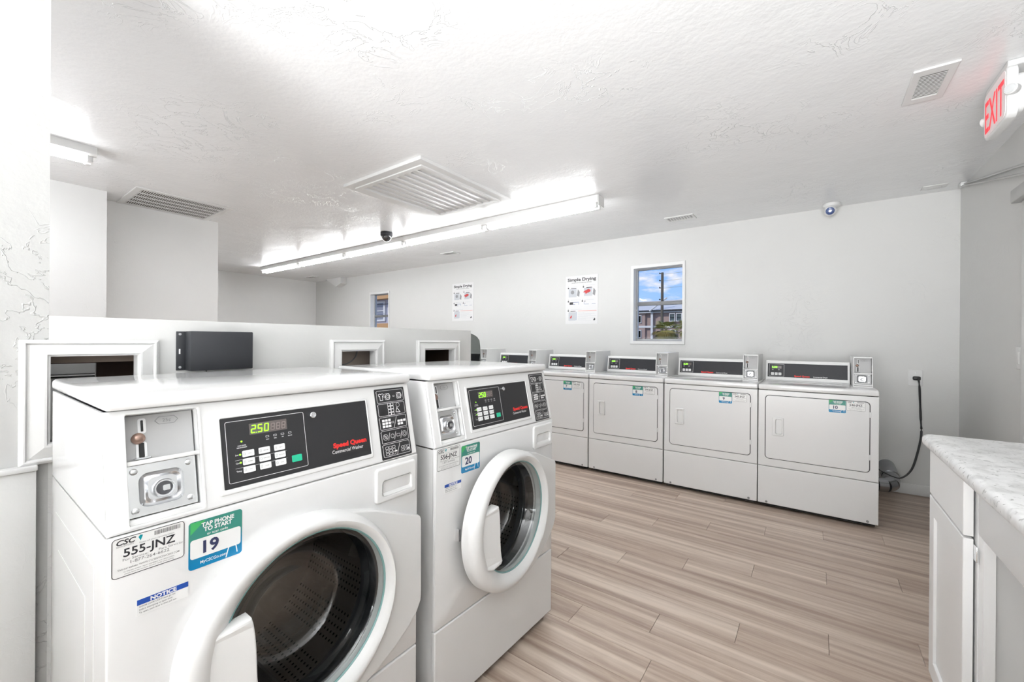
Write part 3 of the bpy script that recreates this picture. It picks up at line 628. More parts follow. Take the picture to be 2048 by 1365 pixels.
def make_washer(name, label, loc, rz, num, code, ajar=0, full=True, group=None, cat='washing machine', dW=0):
    W_ = .683; T0 = thing(name, label, cat, loc, rz, group)
    D = .570
    # lower cabinet shell
    b = BM(); t = .004
    box(b, 0, t, .012, D, .035, .874); box(b, W_-t, W_, .012, D, .035, .874); box(b, 0, W_, D-t, D, .035, .874); box(b, 0, W_, .012, D, .035, .040)
    # embossed side panels
    for xx, q in ((-.0012, 0), (W_-.0005, W_)):
        box(b, xx+.0006, xx+.0014, .10, D-.06, .09, .80); box(b, xx if xx < 0 else xx+.0006, xx+.0011 if xx < 0 else xx+.0017, .17, D-.10, .15, .72)
    finish('cabinet', b, enamel, T0)
    # front panel with porthole
    cx, cz = .345, .560
    b = BM(); porthole(b, (.0, .304, W_, .8765), 0, .014, .004, cx, cz, .205, .006); finish('front_panel', b, enamel, T0)
    b = BM(); slab(b, (.0, .030, W_, .3005, .004), -.001, .014, .004); finish('lower_panel', b, enamel, T0)
    b = BM(); box(b, .02, W_-.02, .02, D-.03, .012, .036); finish('base', b, dark, T0)
    for x in (.05, W_-.05):
        for y in (.06, D-.06):
            b = BM(); lathe(b, [(.02, 0), (.02, .012), (.008, .014), (.008, .04)], Matrix.Translation((x, y, 0)), 14); finish('foot', b, rubber, T0)
    # control housing : side cheeks, back, top
    b = BM(); prof = [(.006, .8785), (.052, 1.087), (D, 1.087), (D, .8785)]
    for xx in (0, W_-.004):
        a = [b.verts.new((xx, y, z)) for y, z in prof]; c = [b.verts.new((xx+.004, y, z)) for y, z in prof]
        bridge(b, a, c); b.faces.new(a[::-1]); b.faces.new(c)
    box(b, 0, W_, D-.004, D, .8785, 1.087); finish('control_housing', b, enamel, T0)
    wx0, wx1, ws0, ws1, wm = .030, .140, s_(.887), s_(1.079), s_(.993)
    b = BM(); slab(b, (0, -.006, W_, s_(1.0885), .005), -.0005, .006, .004, [(wx0, ws0, wx1, ws1, .004)], .002)
    finish('control_fascia', b, enamel, T0, T=TS)
    b = BM(); outline(b, (wx0-.0035, ws0-.0035, wx1+.0035, ws1+.0035, .006), .0025, -.0022, -.0003); finish('well_rim', b, plastic, T0, T=TS)
    coin_well(T0, wx0, wx1, ws0, wm, ws1, 0, .034, TS)
    # display bezel and panel
    b = BM(); slab(b, (.168, s_(.898), .5315, s_(1.057), .006), -.0035, 0, .0025, [(.176, s_(.908), .5265, s_(1.0515), .003)], .001); finish('bezel', b, enamel, T0, T=TS)
    b = BM(); slab(b, (.1762, s_(.9085), .5262, s_(1.051), .002), -.0015, .0005); pn = finish('display_panel', b, blackp, T0, T=TS)
    yy = -.0016
    b = BM(); outline(b, (.185, s_(.918), .352, s_(1.043), .004), .0009, yy-.0002, yy)
    for z in (.9620, .9455): slab(b, (.199, s_(z)-.0002, .305, s_(z)+.0002, .0001), yy-.0002, yy)
    for i, t in enumerate(('Soil', 'Cycle', 'Temp')): text_bm(b, t, .200, s_(.971-.0165*i), .0030, yy, 1, .01)
    text_bm(b, 'COLD WATER', .214, s_(.9895), .0022, yy, .8, .02, 'CENTER'); text_bm(b, 'SEMI-DETERGENT', .214, s_(.9855), .0022, yy, .8, .02, 'CENTER')
    for i, t in enumerate(('WASH', 'RINSE', 'SPIN', 'BALANCE')):
        x = .2665+.0165*i; outline(b, (x-.0035, s_(1.0005)-.0018, x+.0035, s_(1.0005)+.0022, .0008), .0006, yy-.0002, yy); text_bm(b, t, x, s_(.9935), .0020, yy, .75, .02, 'CENTER')
    text_bm(b, 'Commercial Washer', .5035, s_(.9300), .0086, yy, .84, .004, 'RIGHT')
    finish('white_print', b, inkw, pn, T=TS, smooth=0)
    b = BM(); text_bm(b, 'Speed Queen', .5155, s_(.9440), .0112, yy, 1.08, .05, 'RIGHT'); finish('red_lettering', b, inkr, pn, T=TS, smooth=0)
    b = BM(); slab(b, (.231, s_(1.0095), .311, s_(1.0330), .001), yy-.0003, yy); finish('display_window', b, ledbg, pn, T=TS, smooth=0)
    # seven segment digits
    b = BM(); bo = BM(); SEG = {'2': 'abged', '5': 'afgcd', '0': 'abcdef', '8': 'abcdefg'}
    def digit(bb, ch, x, s, w_, h_, y):
        tk = .0011
        def bar(p, q):
            (a, c), (d, f) = p, q; n = Vector((f-c, a-d)).normalized()*tk; prism(bb, [(a-n.x, c-n.y), (d-n.x, f-n.y), (d+n.x, f+n.y), (a+n.x, c+n.y)], y-.0002, y)
        k = .0018; P_ = {'tl': (x+k, s+h_), 'tr': (x+w_+k, s+h_), 'ml': (x+k*.5, s+h_/2), 'mr': (x+w_+k*.5, s+h_/2), 'bl': (x, s), 'br': (x+w_, s)}
        for c in SEG[ch]: bar(*{'a': (P_['tl'], P_['tr']), 'b': (P_['tr'], P_['mr']), 'c': (P_['mr'], P_['br']), 'd': (P_['bl'], P_['br']), 'e': (P_['ml'], P_['bl']), 'f': (P_['tl'], P_['ml']), 'g': (P_['ml'], P_['mr'])}[c])
    zs = s_(1.0135)
    for i, c in enumerate('250'): digit(b, c, .2345+.0135*i, zs, .0078, .0155, yy-.0004)
    slab(b, (.2440, zs-.0012, .2458, zs+.0006, .0002), yy-.0006, yy-.0004)
    for x, z in ((.214, .999), (.2095, .9725), (.2095, .9560), (.2815, .9395)): lathe(b, [(.0019, 0), (.0014, .0006)], TS.inverted() @ TS @ Matrix.Translation((x, yy, s_(z))) @ Matrix.Rotation(R(90), 4, 'X'), 10)
    finish('lit_digits', b, ledm, pn, T=TS, smooth=0)
    for i in range(3): digit(bo, '8', .2755+.0118*i, zs, .0068, .0140, yy-.0004)
    finish('unlit_digits', bo, ledoff, pn, T=TS, smooth=0)
    names = (('LIGHT', 'MEDIUM', 'HEAVY'), ('NORMAL', 'PERM PRESS', 'DELICATES'), ('HOT', 'WARM', 'COLD'))
    for i in range(3):
        for j in range(3):
            x, z = .2135+.0325*j, .9660-.0165*i
            b = BM(); slab(b, (x, s_(z), x+.0235, s_(z)+.0135, .0022), yy-.0010, yy, .0004); kb = finish('button', b, inkw, pn, T=TS)
    b = BM()
    for i in range(3):
        for j in range(3): x, z = .2135+.0325*j, .9660-.0165*i; text_bm(b, names[i][j], x+.0145, s_(z)+.0055, .0022, yy-.0010, .8, .01, 'CENTER'); outline(b, (x+.002, s_(z)+.004, x+.0055, s_(z)+.0095, .001), .0005, yy-.0012, yy-.0010)
    finish('button_print', b, inkg, pn, T=TS, smooth=0)
    b = BM(); slab(b, (.3155, s_(.9330), .3385, s_(.9330)+.0155, .002), yy-.0010, yy, .0004); finish('start_button', b, inkgr, pn, T=TS)
    # key lock
    b = BM(); lathe(b, [(.0075, 0), (.0075, .006), (.0065, .007), (.0048, .007), (.0048, .0055), (.0030, .0055), (.0030, .0065), (.0012, .0065)], Matrix.Translation((.3735, yy, s_(1.0325))) @ Matrix.Rotation(R(90), 4, 'X'), 24); finish('key_lock', b, chrome2, pn, T=TS)
    # pictogram strip
    b = BM(); slab(b, (.5585, s_(.8825), .6635, s_(1.0775), .003), -.0012, .0003); ip = finish('instruction_panel', b, blackp, T0, T=TS); yi = -.0013
    b = BM(); hh = (s_(1.0735)-s_(.8865))/5
    def pz(i, t): return s_(1.0735)-hh*(i+1)+hh*t
    for i in range(5): outline(b, (.5645, pz(i, .05), .6585, pz(i, .97), .004), .0009, yi-.0002, yi); text_bm(b, str(i+1), .5625, pz(i, .80), .004, yi, 1, .01)
    def sl(bb, x0, z0, x1, z1, t=.0005):
        n = Vector((z1-z0, x0-x1)).normalized()*t; prism(bb, [(x0-n.x, z0-n.y), (x1-n.x, z1-n.y), (x1+n.x, z1+n.y), (x0+n.x, z0+n.y)], yi-.0002, yi)
    def ci(bb, cx, cz, r_, t=.0009, n=20):
        a, c = circ(cx, cz, r_, n), circ(cx, cz, r_-t, n); ra, rc = ring(bb, a, yi-.0002), ring(bb, c, yi-.0002); bridge(bb, ra, rc)
    # 1 shirt into drum - drum
    shirt = [(-.009, .008), (-.004, .010), (0, .008), (.004, .010), (.009, .008), (.007, .002), (.0045, .004), (.0045, -.009), (-.0045, -.009), (-.0045, .004), (-.007, .002)]
    cx0, cz0 = .580, pz(0, .48)
    for a, c in zip(shirt, shirt[1:]+shirt[:1]): sl(b, cx0+a[0], cz0+a[1], cx0+c[0], cz0+c[1], .0007)
    for X in (.602, .643): outline(b, (X-.009, cz0-.009, X+.007, cz0+.009, .002), .001, yi-.0002, yi); ci(b, X+.001, cz0, .0085, .0013); ci(b, X+.001, cz0, .0045, .0012)
    sl(b, .588, cz0, .597, cz0, .0007); outline(b, (.6205, cz0-.002, .6265, cz0+.002, .001), .0006, yi-.0002, yi)
    # 2 keypad and hand
    zc = pz(1, .5)
    for a in range(2):
        for c in range(4): outline(b, (.598+.0105*a, zc-.018+.0092*c, .608+.0105*a, zc-.009+.0092*c, .001), .0012, yi-.0002, yi)
    ci(b, .634, zc+.010, .0065); sl(b, .631, zc+.004, .625, zc-.010, .0009); sl(b, .625, zc-.010, .640, zc-.012, .0009); sl(b, .640, zc-.012, .630, zc+.002, .0009)
    # 3 filled keys / filled keys
    zc = pz(2, .5)
    for a in range(3):
        for c in range(3): slab(b, (.573+.0105*a, zc+.005-.0085*c, .5815+.0105*a, zc+.0115-.0085*c, .001), yi-.0002, yi)
        for c in range(2): slab(b, (.626+.0105*a, zc-.002-.0085*c, .6345+.0105*a, zc+.0045-.0085*c, .001), yi-.0002, yi) if a < 2 or c == 0 else None
    outline(b, (.605, zc-.002, .613, zc+.003, .001), .0007, yi-.0002, yi); sl(b, .612, zc-.015, .624, zc+.015)
    # 4 symbols
    zc = pz(3, .5); ci(b, .578, zc, .0085); ci(b, .578, zc, .004); sl(b, .573, zc+.006, .584, zc-.006)
    for x in (.587, .608, .630): sl(b, x, zc-.011, x+.007, zc+.011)
    ci(b, .602, zc, .006); outline(b, (.617, zc-.004, .629, zc+.004, .001), .0008, yi-.0002, yi); ci(b, .645, zc, .0085); ci(b, .645, zc, .0045)
    # 5 outline keys
    zc = pz(4, .5)
    for a in range(3):
        for c in range(3): outline(b, (.573+.0115*a, zc+.004-.0088*c, .5835+.0115*a, zc+.0115-.0088*c, .002), .0008, yi-.0002, yi)
        for c in range(2): outline(b, (.627+.0105*a, zc-.002-.0085*c, .6365+.0105*a, zc+.0045-.0085*c, .002), .0008, yi-.0002, yi)
    slab(b, (.6045, zc-.007, .612, zc-.003, .001), yi-.0002, yi); slab(b, (.648, zc-.008, .655, zc-.004, .001), yi-.0002, yi); sl(b, .611, zc-.016, .624, zc+.015)
    finish('pictograms', b, inkw, ip, T=TS, smooth=0)
    # lid
    b = BM(); box(b, -.001, W_+.001, .034, D+.01, 1.0895, 1.1165, .010, 4); finish('lid', b, enamel, T0)
    # detergent drawer
    b = BM(); slab(b, (.531, .769, .672, .8655, .010), -.007, .0, .005, [(.553, .786, .655, .828, .009)], .004); dr = finish('detergent_drawer', b, plastic, T0)
    b = BM(); rs = [ring(b, rr(.553+i, .786+j, .655-i, .828-i*.3, .008), y) for i, j, y in ((0, 0, -.0065), (.002, .010, .002), (.004, .022, .012))]
    for p, q in zip(rs, rs[1:]): bridge(b, p, q)
    cap(b, rs[-1]); finish('pull_recess', b, plastic, dr)
    # stickers
    service_sticker(T0, .0045, .8055, .1025, .0695, code, 0); number_sticker(T0, .1130, .7735, .0920, .0920, num, 0); notice_sticker(T0, .0385, .7275, .0745, .0285, 0)
    # drum, gasket
    b = BM(); uvl = b.loops.layers.uv.new('UVMap'); n = 96; rd = .235; y0, y1 = .075, .40
    ys = [y0+(y1-y0)*i/6 for i in range(7)]; rs = [ring(b, circ(cx, cz-.005, rd, n), y) for y in ys]
    for i in range(6):
        for k in range(n):
            f = b.faces.new((rs[i][k], rs[i+1][k], rs[i+1][(k+1) % n], rs[i][(k+1) % n]))
            for l, (a, c) in zip(f.loops, ((k, i), (k, i+1), (k+1, i+1), (k+1, i))): l[uvl].uv = (a/n, c/6)
    cap(b, rs[-1]); dm = finish('drum', b, drum_m, T0)
    for a in (-100, 20, 140):
        b = BM(); c, s = math.cos(R(a)), math.sin(R(a)); pts = []
        for q, hgt in ((-.045, 0), (-.02, .045), (0, .06), (.02, .045), (.045, 0)): pts.append((cx+(rd-.002-hgt)*c-q*s, cz-.005+(rd-.002-hgt)*s+q*c))
        A_, B_ = ring(b, pts, y0+.01), ring(b, pts, y1-.01); bridge(b, A_, B_); cap(b, A_); cap(b, B_); finish('baffle', b, drum_m, dm)
    b = BM(); loft(b, [(cx, cz, .206, .004), (cx, cz, .198, .03), (cx, cz-.002, .206, .05), (cx, cz-.004, .196, .075), (cx, cz-.004, .236, .078)]); finish('door_gasket', b, mat('gasket_grey', (.018, .018, .02), .35), T0)
    # door (hinged at right)
    dd = bpy.data.objects.new('door', None); COL.objects.link(dd); dd.parent = T0; dd.location = (W_-.012, -.004, 0); dd.rotation_euler = (0, 0, R(ajar))
    TD = Matrix.Translation((-(W_-.012), .004, 0))
    ox, oz, Ro = .332, .563, .248; gx, gz, Rg = .352, .570, .196
    b = BM(); prof = [(0, 0, .010), (.0, .0, -.014), (.05, .02, -.030), (.2, .12, -.043), (.42, .35, -.048), (.62, .6, -.045), (.80, .82, -.036), (.93, .95, -.028), (1, 1, -.022), (1.04, 1, -.006)]
    loft(b, [(ox+(gx-ox)*c, oz+(gz-oz)*c, Ro+(Rg-Ro)*t, y) for t, c, y in prof], 96); finish('door_ring', b, plastic, dd, T=TD, smooth=50)
    b = BM(); loft(b, [(ox, oz, Ro-.001, .009), (gx, gz, Rg+.006, .009)], 72); finish('door_back', b, plastic, dd, T=TD)
    # wing towards the hinge side
    top = [(.43, .790), (.52, .765), (.60, .730), (.672, .700), (.679, .694)]; right = [(.682, .685), (.684, .455), (.682, .440)]; bot = [(.668, .415), (.64, .388), (.59, .355), (.53, .327), (.47, .309), (.42, .304)]
    inner = [(ox+.215*math.cos(R(q)), oz+.215*math.sin(R(q))) for q in range(-72, 73, 8)]
    P_ = (top+right+bot+inner)[::-1]; b = BM()
    def off(pts, d):
        c = Vector((.60, .55)); return [(x-(x-c.x)*d, z-(z-c.y)*d) if math.hypot(x-ox, z-oz) > .217 else (x, z) for x, z in pts]
    rs = [ring(b, off(P_, d), y) for d, y in ((0, .002), (0, -.013), (.008, -.018), (.03, -.0195))]
    for p, q in zip(rs, rs[1:]): bridge(b, p, q)
    cap(b, rs[-1]); finish('door_wing', b, plastic, dd, T=TD)
    # grip
    th = []
    L_ = [(.112, .636), (.150, .648), (.190, .656), (.204, .657)]; Rr = [(.2075, .645), (.211, .62), (.2135, .59), (.2145, .56), (.2155, .53), (.2185, .50), (.2235, .475), (.2285, .460)]; Bt = [(.222, .452), (.180, .448), (.130, .462)]; Li = [(.108, .50), (.104, .55), (.106, .60)]
    P_ = (L_+Rr+Bt+Li)[::-1]; b = BM()
    def off2(pts, d): c = Vector((.16, .55)); return [(x-(x-c.x)*d, z-(z-c.y)*d) for x, z in pts]
    hy = lambda x, y: y+.022*max(0, (.185-x)/.08)      # the grip sinks into the ring towards the left
    rs = [[b.verts.new((x, hy(x, y), z)) for x, z in off2(P_, d)] for d, y in ((0, -.022), (0, -.050), (.02, -.0535), (.06, -.0545))]
    for p, q in zip(rs, rs[1:]): bridge(b, p, q)
    cap(b, rs[-1]); finish('door_handle', b, plastic, dd, T=TD)
    # glass bowl
    b = BM(); loft(b, [(gx, gz, Rg+.004, -.020), (gx, gz, Rg-.004, -.024), (gx, gz, Rg-.012, -.020), (gx, gz, Rg-.020, -.010), (gx, gz-.003, Rg-.024, .012), (gx, gz-.004, Rg-.033, .020), (gx, gz-.006, Rg-.038, .045), (gx, gz-.010, Rg-.048, .075), (gx-.002, gz-.013, Rg-.052, .092), (gx-.003, gz-.016, Rg-.066, .108), (gx-.004, gz-.020, Rg-.088, .118), (gx-.005, gz-.022, Rg-.096, .116), (gx-.006, gz-.022, Rg-.108, .122), (gx-.006, gz-.022, .05, .130), (gx-.006, gz-.022, .02, .131)], 72, capend=True)
    finish('glass_bowl', b, bowl_m, dd, T=TD, smooth=60)
    b = BM(); loft(b, [(gx, gz, Rg+.0065, -.0235), (gx, gz, Rg+.0005, -.026), (gx, gz, Rg-.003, -.022)], 72); finish('glass_edge', b, glass_edge, dd, T=TD)
    if ajar: b = BM(); box(b, .088, .098, -.016, .012, .56, .60, .002); finish('door_latch', b, chrome, T0)
    return T0
glass_edge = mat('glass_edge_teal', (.20, .36, .35), .15)
make_washer('washing_machine', 'white front load washer with number 19 sticker, nearest the camera', (-.965, .168, 0), R(90.2), '19', '555-JNZ')
make_washer('washing_machine', 'white front load washer with number 20 sticker, its round door slightly ajar', (-.955, .913, 0), R(88.3), '20', '556-JNZ', ajar=4)
# washer on the far side of the partition (seen through the first opening)
T0 = thing('washing_machine', 'white washer beyond the leftmost wall opening, only its back edge visible', 'washing machine', (-2.03, .50, 0), R(-90))
b = BM(); box(b, 0, .683, -.62, -.01, .03, 1.085, .004); finish('cabinet', b, enamel, T0)
b = BM(); box(b, -.001, .684, -.63, 0, 1.089, 1.094, .002, 3); finish('lid', b, enamel, T0)
b = BM(); box(b, .0, .683, -.16, -.008, 1.096, 1.24, .006, 3); finish('backsplash', b, enamel, T0)
b = BM(); box(b, .03, .65, -.6, -.03, 0, .03); finish('base', b, dark, T0)

# ================================================================ dryers
def make_dryer():
    T0 = thing('tumble_dryer', 'x', 'dryer', (0, 0, 0)); Wd = .3395; D = .72; E_ = enamel
    b = BM(); t = .004
    box(b, -Wd, -Wd+t, .012, D, .035, .87); box(b, Wd-t, Wd, .012, D, .035, .87); box(b, -Wd, Wd, D-t, D, .035, .87); finish('cabinet', b, E_, T0)
    b = BM(); slab(b, (-Wd, .312, Wd, .870, .003), 0, .013, .004, [(-.2965, .3665, .2965, .8355, .026)], .001); finish('front_panel', b, E_, T0)
    b = BM(); slab(b, (-.300, .360, .300, .842, .03), .006, .013); finish('seam_shade', b, rubber, T0, smooth=0)  # dark sheet behind the door gap, gives the seam its shade
    b = BM(); slab(b, (-.2920, .3710, .2920, .8310, .022), -.0035, .0055, .003); dr = finish('door', b, E_, T0)
    for z in (.47, .75):
        b = BM(); box(b, .291, .300, -.0045, .004, z-.018, z+.018, .002); finish('hinge', b, E_, dr)
    b = BM(); slab(b, (-.2500, .543, -.180, .6745, .006), -.012, -.0035, .004, [(-.2300, .556, -.190, .6625, .010)], .003); h = finish('handle', b, plastic, dr)
    b = BM(); rs = [ring(b, rr(-.2300+i, .556, -.190-j, .6625, .010), y) for i, j, y in ((0, 0, -.011), (.003, .001, -.0038))]
    bridge(b, rs[0], rs[1]); cap(b, rs[1]); finish('handle_pocket', b, plastic, dr)
    b = BM(); slab(b, (-Wd, .034, Wd, .3085, .003), -.001, .013, .004); finish('lower_panel', b, E_, T0)
    for x in (-.285, .285):
        b = BM(); lathe(b, [(.008, 0), (.007, .002)], Matrix.Translation((x, -.001, .048)) @ Matrix.Rotation(R(90), 4, 'X'), 12); finish('panel_screw', b, inkg, T0)
    b = BM(); box(b, -Wd+.015, Wd-.015, .03, D-.02, .014, .034); finish('base', b, dark, T0)
    for x in (-.28, .28):
        for y in (.08, D-.08):
            b = BM(); lathe(b, [(.018, 0), (.018, .012), (.007, .014), (.007, .03)], Matrix.Translation((x, y, 0)), 12); finish('foot', b, rubber, T0)
    b = BM(); box(b, -Wd-.0005, Wd+.0005, -.004, D, .8735, .913, .010, 4); finish('top', b, E_, T0)
    # console
    y0 = .385; tilt = R(11); TC = Matrix.Translation((0, y0, .9135)) @ Matrix.Rotation(-tilt, 4, 'X')
    x0, x1, hh = -.325, .212, .158
    b = BM(); a = [(y0-.002, .9135), (y0+.030, 1.072), (y0+.12, 1.074), (y0+.13, .9135)]
    va = [b.verts.new((x0, y, z)) for y, z in a]; vb = [b.verts.new((x1, y, z)) for y, z in a]; bridge(b, va, vb); b.faces.new(va[::-1]); b.faces.new(vb); finish('console', b, E_, T0)
    b = BM(); slab(b, (x0, .004, x1, hh+.006, .004), -.012, 0, .004, [(x0+.014, .030, x1-.014, hh-.018, .002)], .001); finish('console_frame', b, plastic, T0, T=TC)
    b = BM(); slab(b, (x0+.0135, .0295, x1-.0135, hh-.0175, .002), -.009, -.001); pn = finish('display_panel', b, blackp2, T0, T=TC, smooth=0)
    yy = -.0092; X = x0+.014
    b = BM(); outline(b, (X+.010, .036, X+.112, hh-.024, .003), .0012, yy-.0003, yy)
    for i in range(3): outline(b, (X+.030+.021*i, .086, X+.038+.021*i, .094, .001), .001, yy-.0003, yy) if i != 1 else None
    text_bm(b, 'Commercial Dryer', X+.300, .0370, .0085, yy, .95, .01); finish('white_print', b, inkw, pn, T=TC, smooth=0)
    b = BM(); text_bm(b, 'Speed Queen', X+.180, .0370, .0115, yy, 1.08, .05); finish('red_lettering', b, inkr, pn, T=TC, smooth=0)
    b = BM(); slab(b, (X+.026, .099, X+.095, .120, .001), yy-.0003, yy); finish('display_window', b, ledbg, pn, T=TC, smooth=0)
    b = BM(); text_bm(b, '2.50', X+.029, .1025, .014, yy-.0003, 1.05, .03); finish('lit_digits', b, ledm, pn, T=TC, smooth=0)
    for i in range(3):
        b = BM(); slab(b, (X+.023+.0255*i, .045, X+.043+.0255*i, .066, .002), yy-.0012, yy, .0004); finish('button', b, inkw, pn, T=TC)
    b = BM()
    for i in range(3): slab(b, (X+.025+.0255*i, .0545, X+.041+.0255*i, .0565, .0003), yy-.0016, yy-.0012)
    finish('button_print', b, inkg, pn, T=TC, smooth=0)
    # coin meter box
    cx0, cx1, cy0, cy1 = .219, .3235, .185, .56; z0, z1 = .9135, 1.120; TB = Matrix.Translation((0, cy0, z0)) @ Matrix.Rotation(-R(0), 4, 'X')
    b = BM()
    prof = [(cy0, z0), (cy0, z1-.115), (cy0+.022, z1), (cy1, z1+.004), (cy1, z0)]; t = .003
    for xx in (cx0, cx1-t):
        va = [b.verts.new((xx, y, z)) for y, z in prof]; vb = [b.verts.new((xx+t, y, z)) for y, z in prof]; bridge(b, va, vb); b.faces.new(va[::-1]); b.faces.new(vb)
    box(b, cx0+t, cx1-t, cy0+.024, cy1, z1-.002, z1+.0035); box(b, cx0+t, cx1-t, cy1-.004, cy1, z0, z1); box(b, cx0+t, cx1-t, cy0, cy0+.02, z0, z0+.008)
    cb = finish('coin_box', b, plastic, T0)
    coin_well(T0, cx0+.0045, cx1-.0045, .012, .095, .203, .004, .055, Matrix.Translation((0, cy0, z0)) @ Matrix(((1, 0, 0, 0), (0, 1, .05, 0), (0, 0, 1, 0), (0, 0, 0, 1))), mat('coin_door_enamel', (.50, .50, .50), .4, .1))
    return T0
proto = make_dryer()
def copy_tree(o, parent=None):
    c = o.copy(); COL.objects.link(c)
    if parent: c.parent = parent
    for ch in list(o.children): copy_tree(ch, c)
    return c
YD = 3.59
DR = [(.0065, '10', '546-JNZ', 'white coin dryer with number 10 sticker, rightmost of the row'),
      (-.678, '9', '545-JNZ', 'white coin dryer with number 9 sticker, second from the right end of the row'),
      (-1.368, '8', '544-JNZ', 'white coin dryer with number 8 sticker, standing under the large window'),
      (-2.058, '7', '543-JNZ', 'white coin dryer with number 7 sticker, partly hidden by washer 20'),
      (-2.748, None, None, 'white coin dryer just left of dryer 7, only its console and coin box visible'),
      (-3.438, None, None, 'white coin dryer two left of dryer 7, coin box beside the smoked dispenser'),
      (-4.128, None, None, 'white coin dryer third to the left of dryer 7, behind the smoked dispenser')]
roots = []
for i, (x, num, code, lab) in enumerate(DR):
    o = proto if i == 0 else copy_tree(proto)
    o.location = (x, YD, 0); o['label'] = lab; o['group'] = 'coin dryers along the back wall'; roots.append(o)
for o, (x, num, code, lab) in zip(roots, DR):
    if num:
        number_sticker(o, .078, .748, .092, .084, num, -.0035); service_sticker(o, .173, .768, .098, .065, code, -.0035)

# ================================================================ duct, outlet, cord
T = thing('vent_duct', 'galvanised elbow vent duct behind dryer 10 going into back wall', 'duct', (.45, 4.35, .13)); inv = Matrix.Translation((-.45, -4.35, -.13))
b = BM(); rr_ = .052
tube(b, [(.351, 4.28, .128), (.405, 4.28, .128)], rr_, 24); finish('straight_pipe', b, galv, T, T=inv)
b = BM(); tube(b, [(.375, 4.28, .128), (.395, 4.28, .128)], rr_+.0025, 24); finish('foil_band', b, chrome2, T, T=inv)
segs = [(.405, 4.28, .128), (.452, 4.295, .128), (.488, 4.335, .134), (.497, 4.39, .15), (.497, 4.44, .165)]
for a, c in zip(segs, segs[1:]):
    b = BM(); d = Vector(c)-Vector(a); tube(b, [Vector(a)-d*.12, Vector(c)+d*.1], rr_+.001, 22); finish('elbow_section', b, galv, T, T=inv)
b = BM(); tube(b, [(.497, 4.43, .165), (.493, 4.55, .19), (.49, YB-.002, .205)], rr_+.003, 22); finish('wall_pipe', b, galv, T, T=inv)
b = BM(); tube(b, [(.49, YB-.006, .208), (.49, YB-.0005, .208)], rr_+.02, 26); finish('wall_collar', b, wall_m, T, T=inv)
T = thing('wall_outlet', 'white wall outlet plate right of dryer 10', 'outlet', (.663, YB, .944)); inv = Matrix.Translation((-.663, -YB, -.944))
b = BM(); slab(b, (.620, .880, .706, 1.009, .006), YB-.006, YB-.0003, .003); finish('cover_plate', b, trim_m, T, T=inv)
b = BM(); slab(b, (.648, .918, .678, .97, .012), YB-.008, YB-.005, .001); finish('socket_face', b, plastic, T, T=inv)
b = BM(); lathe(b, [(.003, 0), (.002, .001)], Matrix.Translation((.663, YB-.006, .985)) @ Matrix.Rotation(R(90), 4, 'X'), 8); finish('plate_screw', b, chrome, T, T=inv)
T = thing('power_cord', 'black power cord hanging from the wall outlet down to the duct', 'cord', (.668, 4.6, .94)); inv = Matrix.Translation((-.668, -4.6, -.94))
b = BM(); box(b, .645, .690, YB-.045, YB-.0085, .928, .958, .008, 3); finish('plug', b, rubber, T, T=inv)
b = BM(); tube(b, smooth_path([(.672, 4.582, .945), (.678, 4.57, .90), (.684, 4.58, .78), (.690, 4.585, .62), (.693, 4.58, .50), (.665, 4.52, .37), (.610, 4.37, .26), (.535, 4.21, .222), (.475, 4.17, .232), (.405, 4.17, .266), (.358, 4.2, .30)], 5), .0075, 8, .55); finish('cable', b, rubber, T, T=inv)

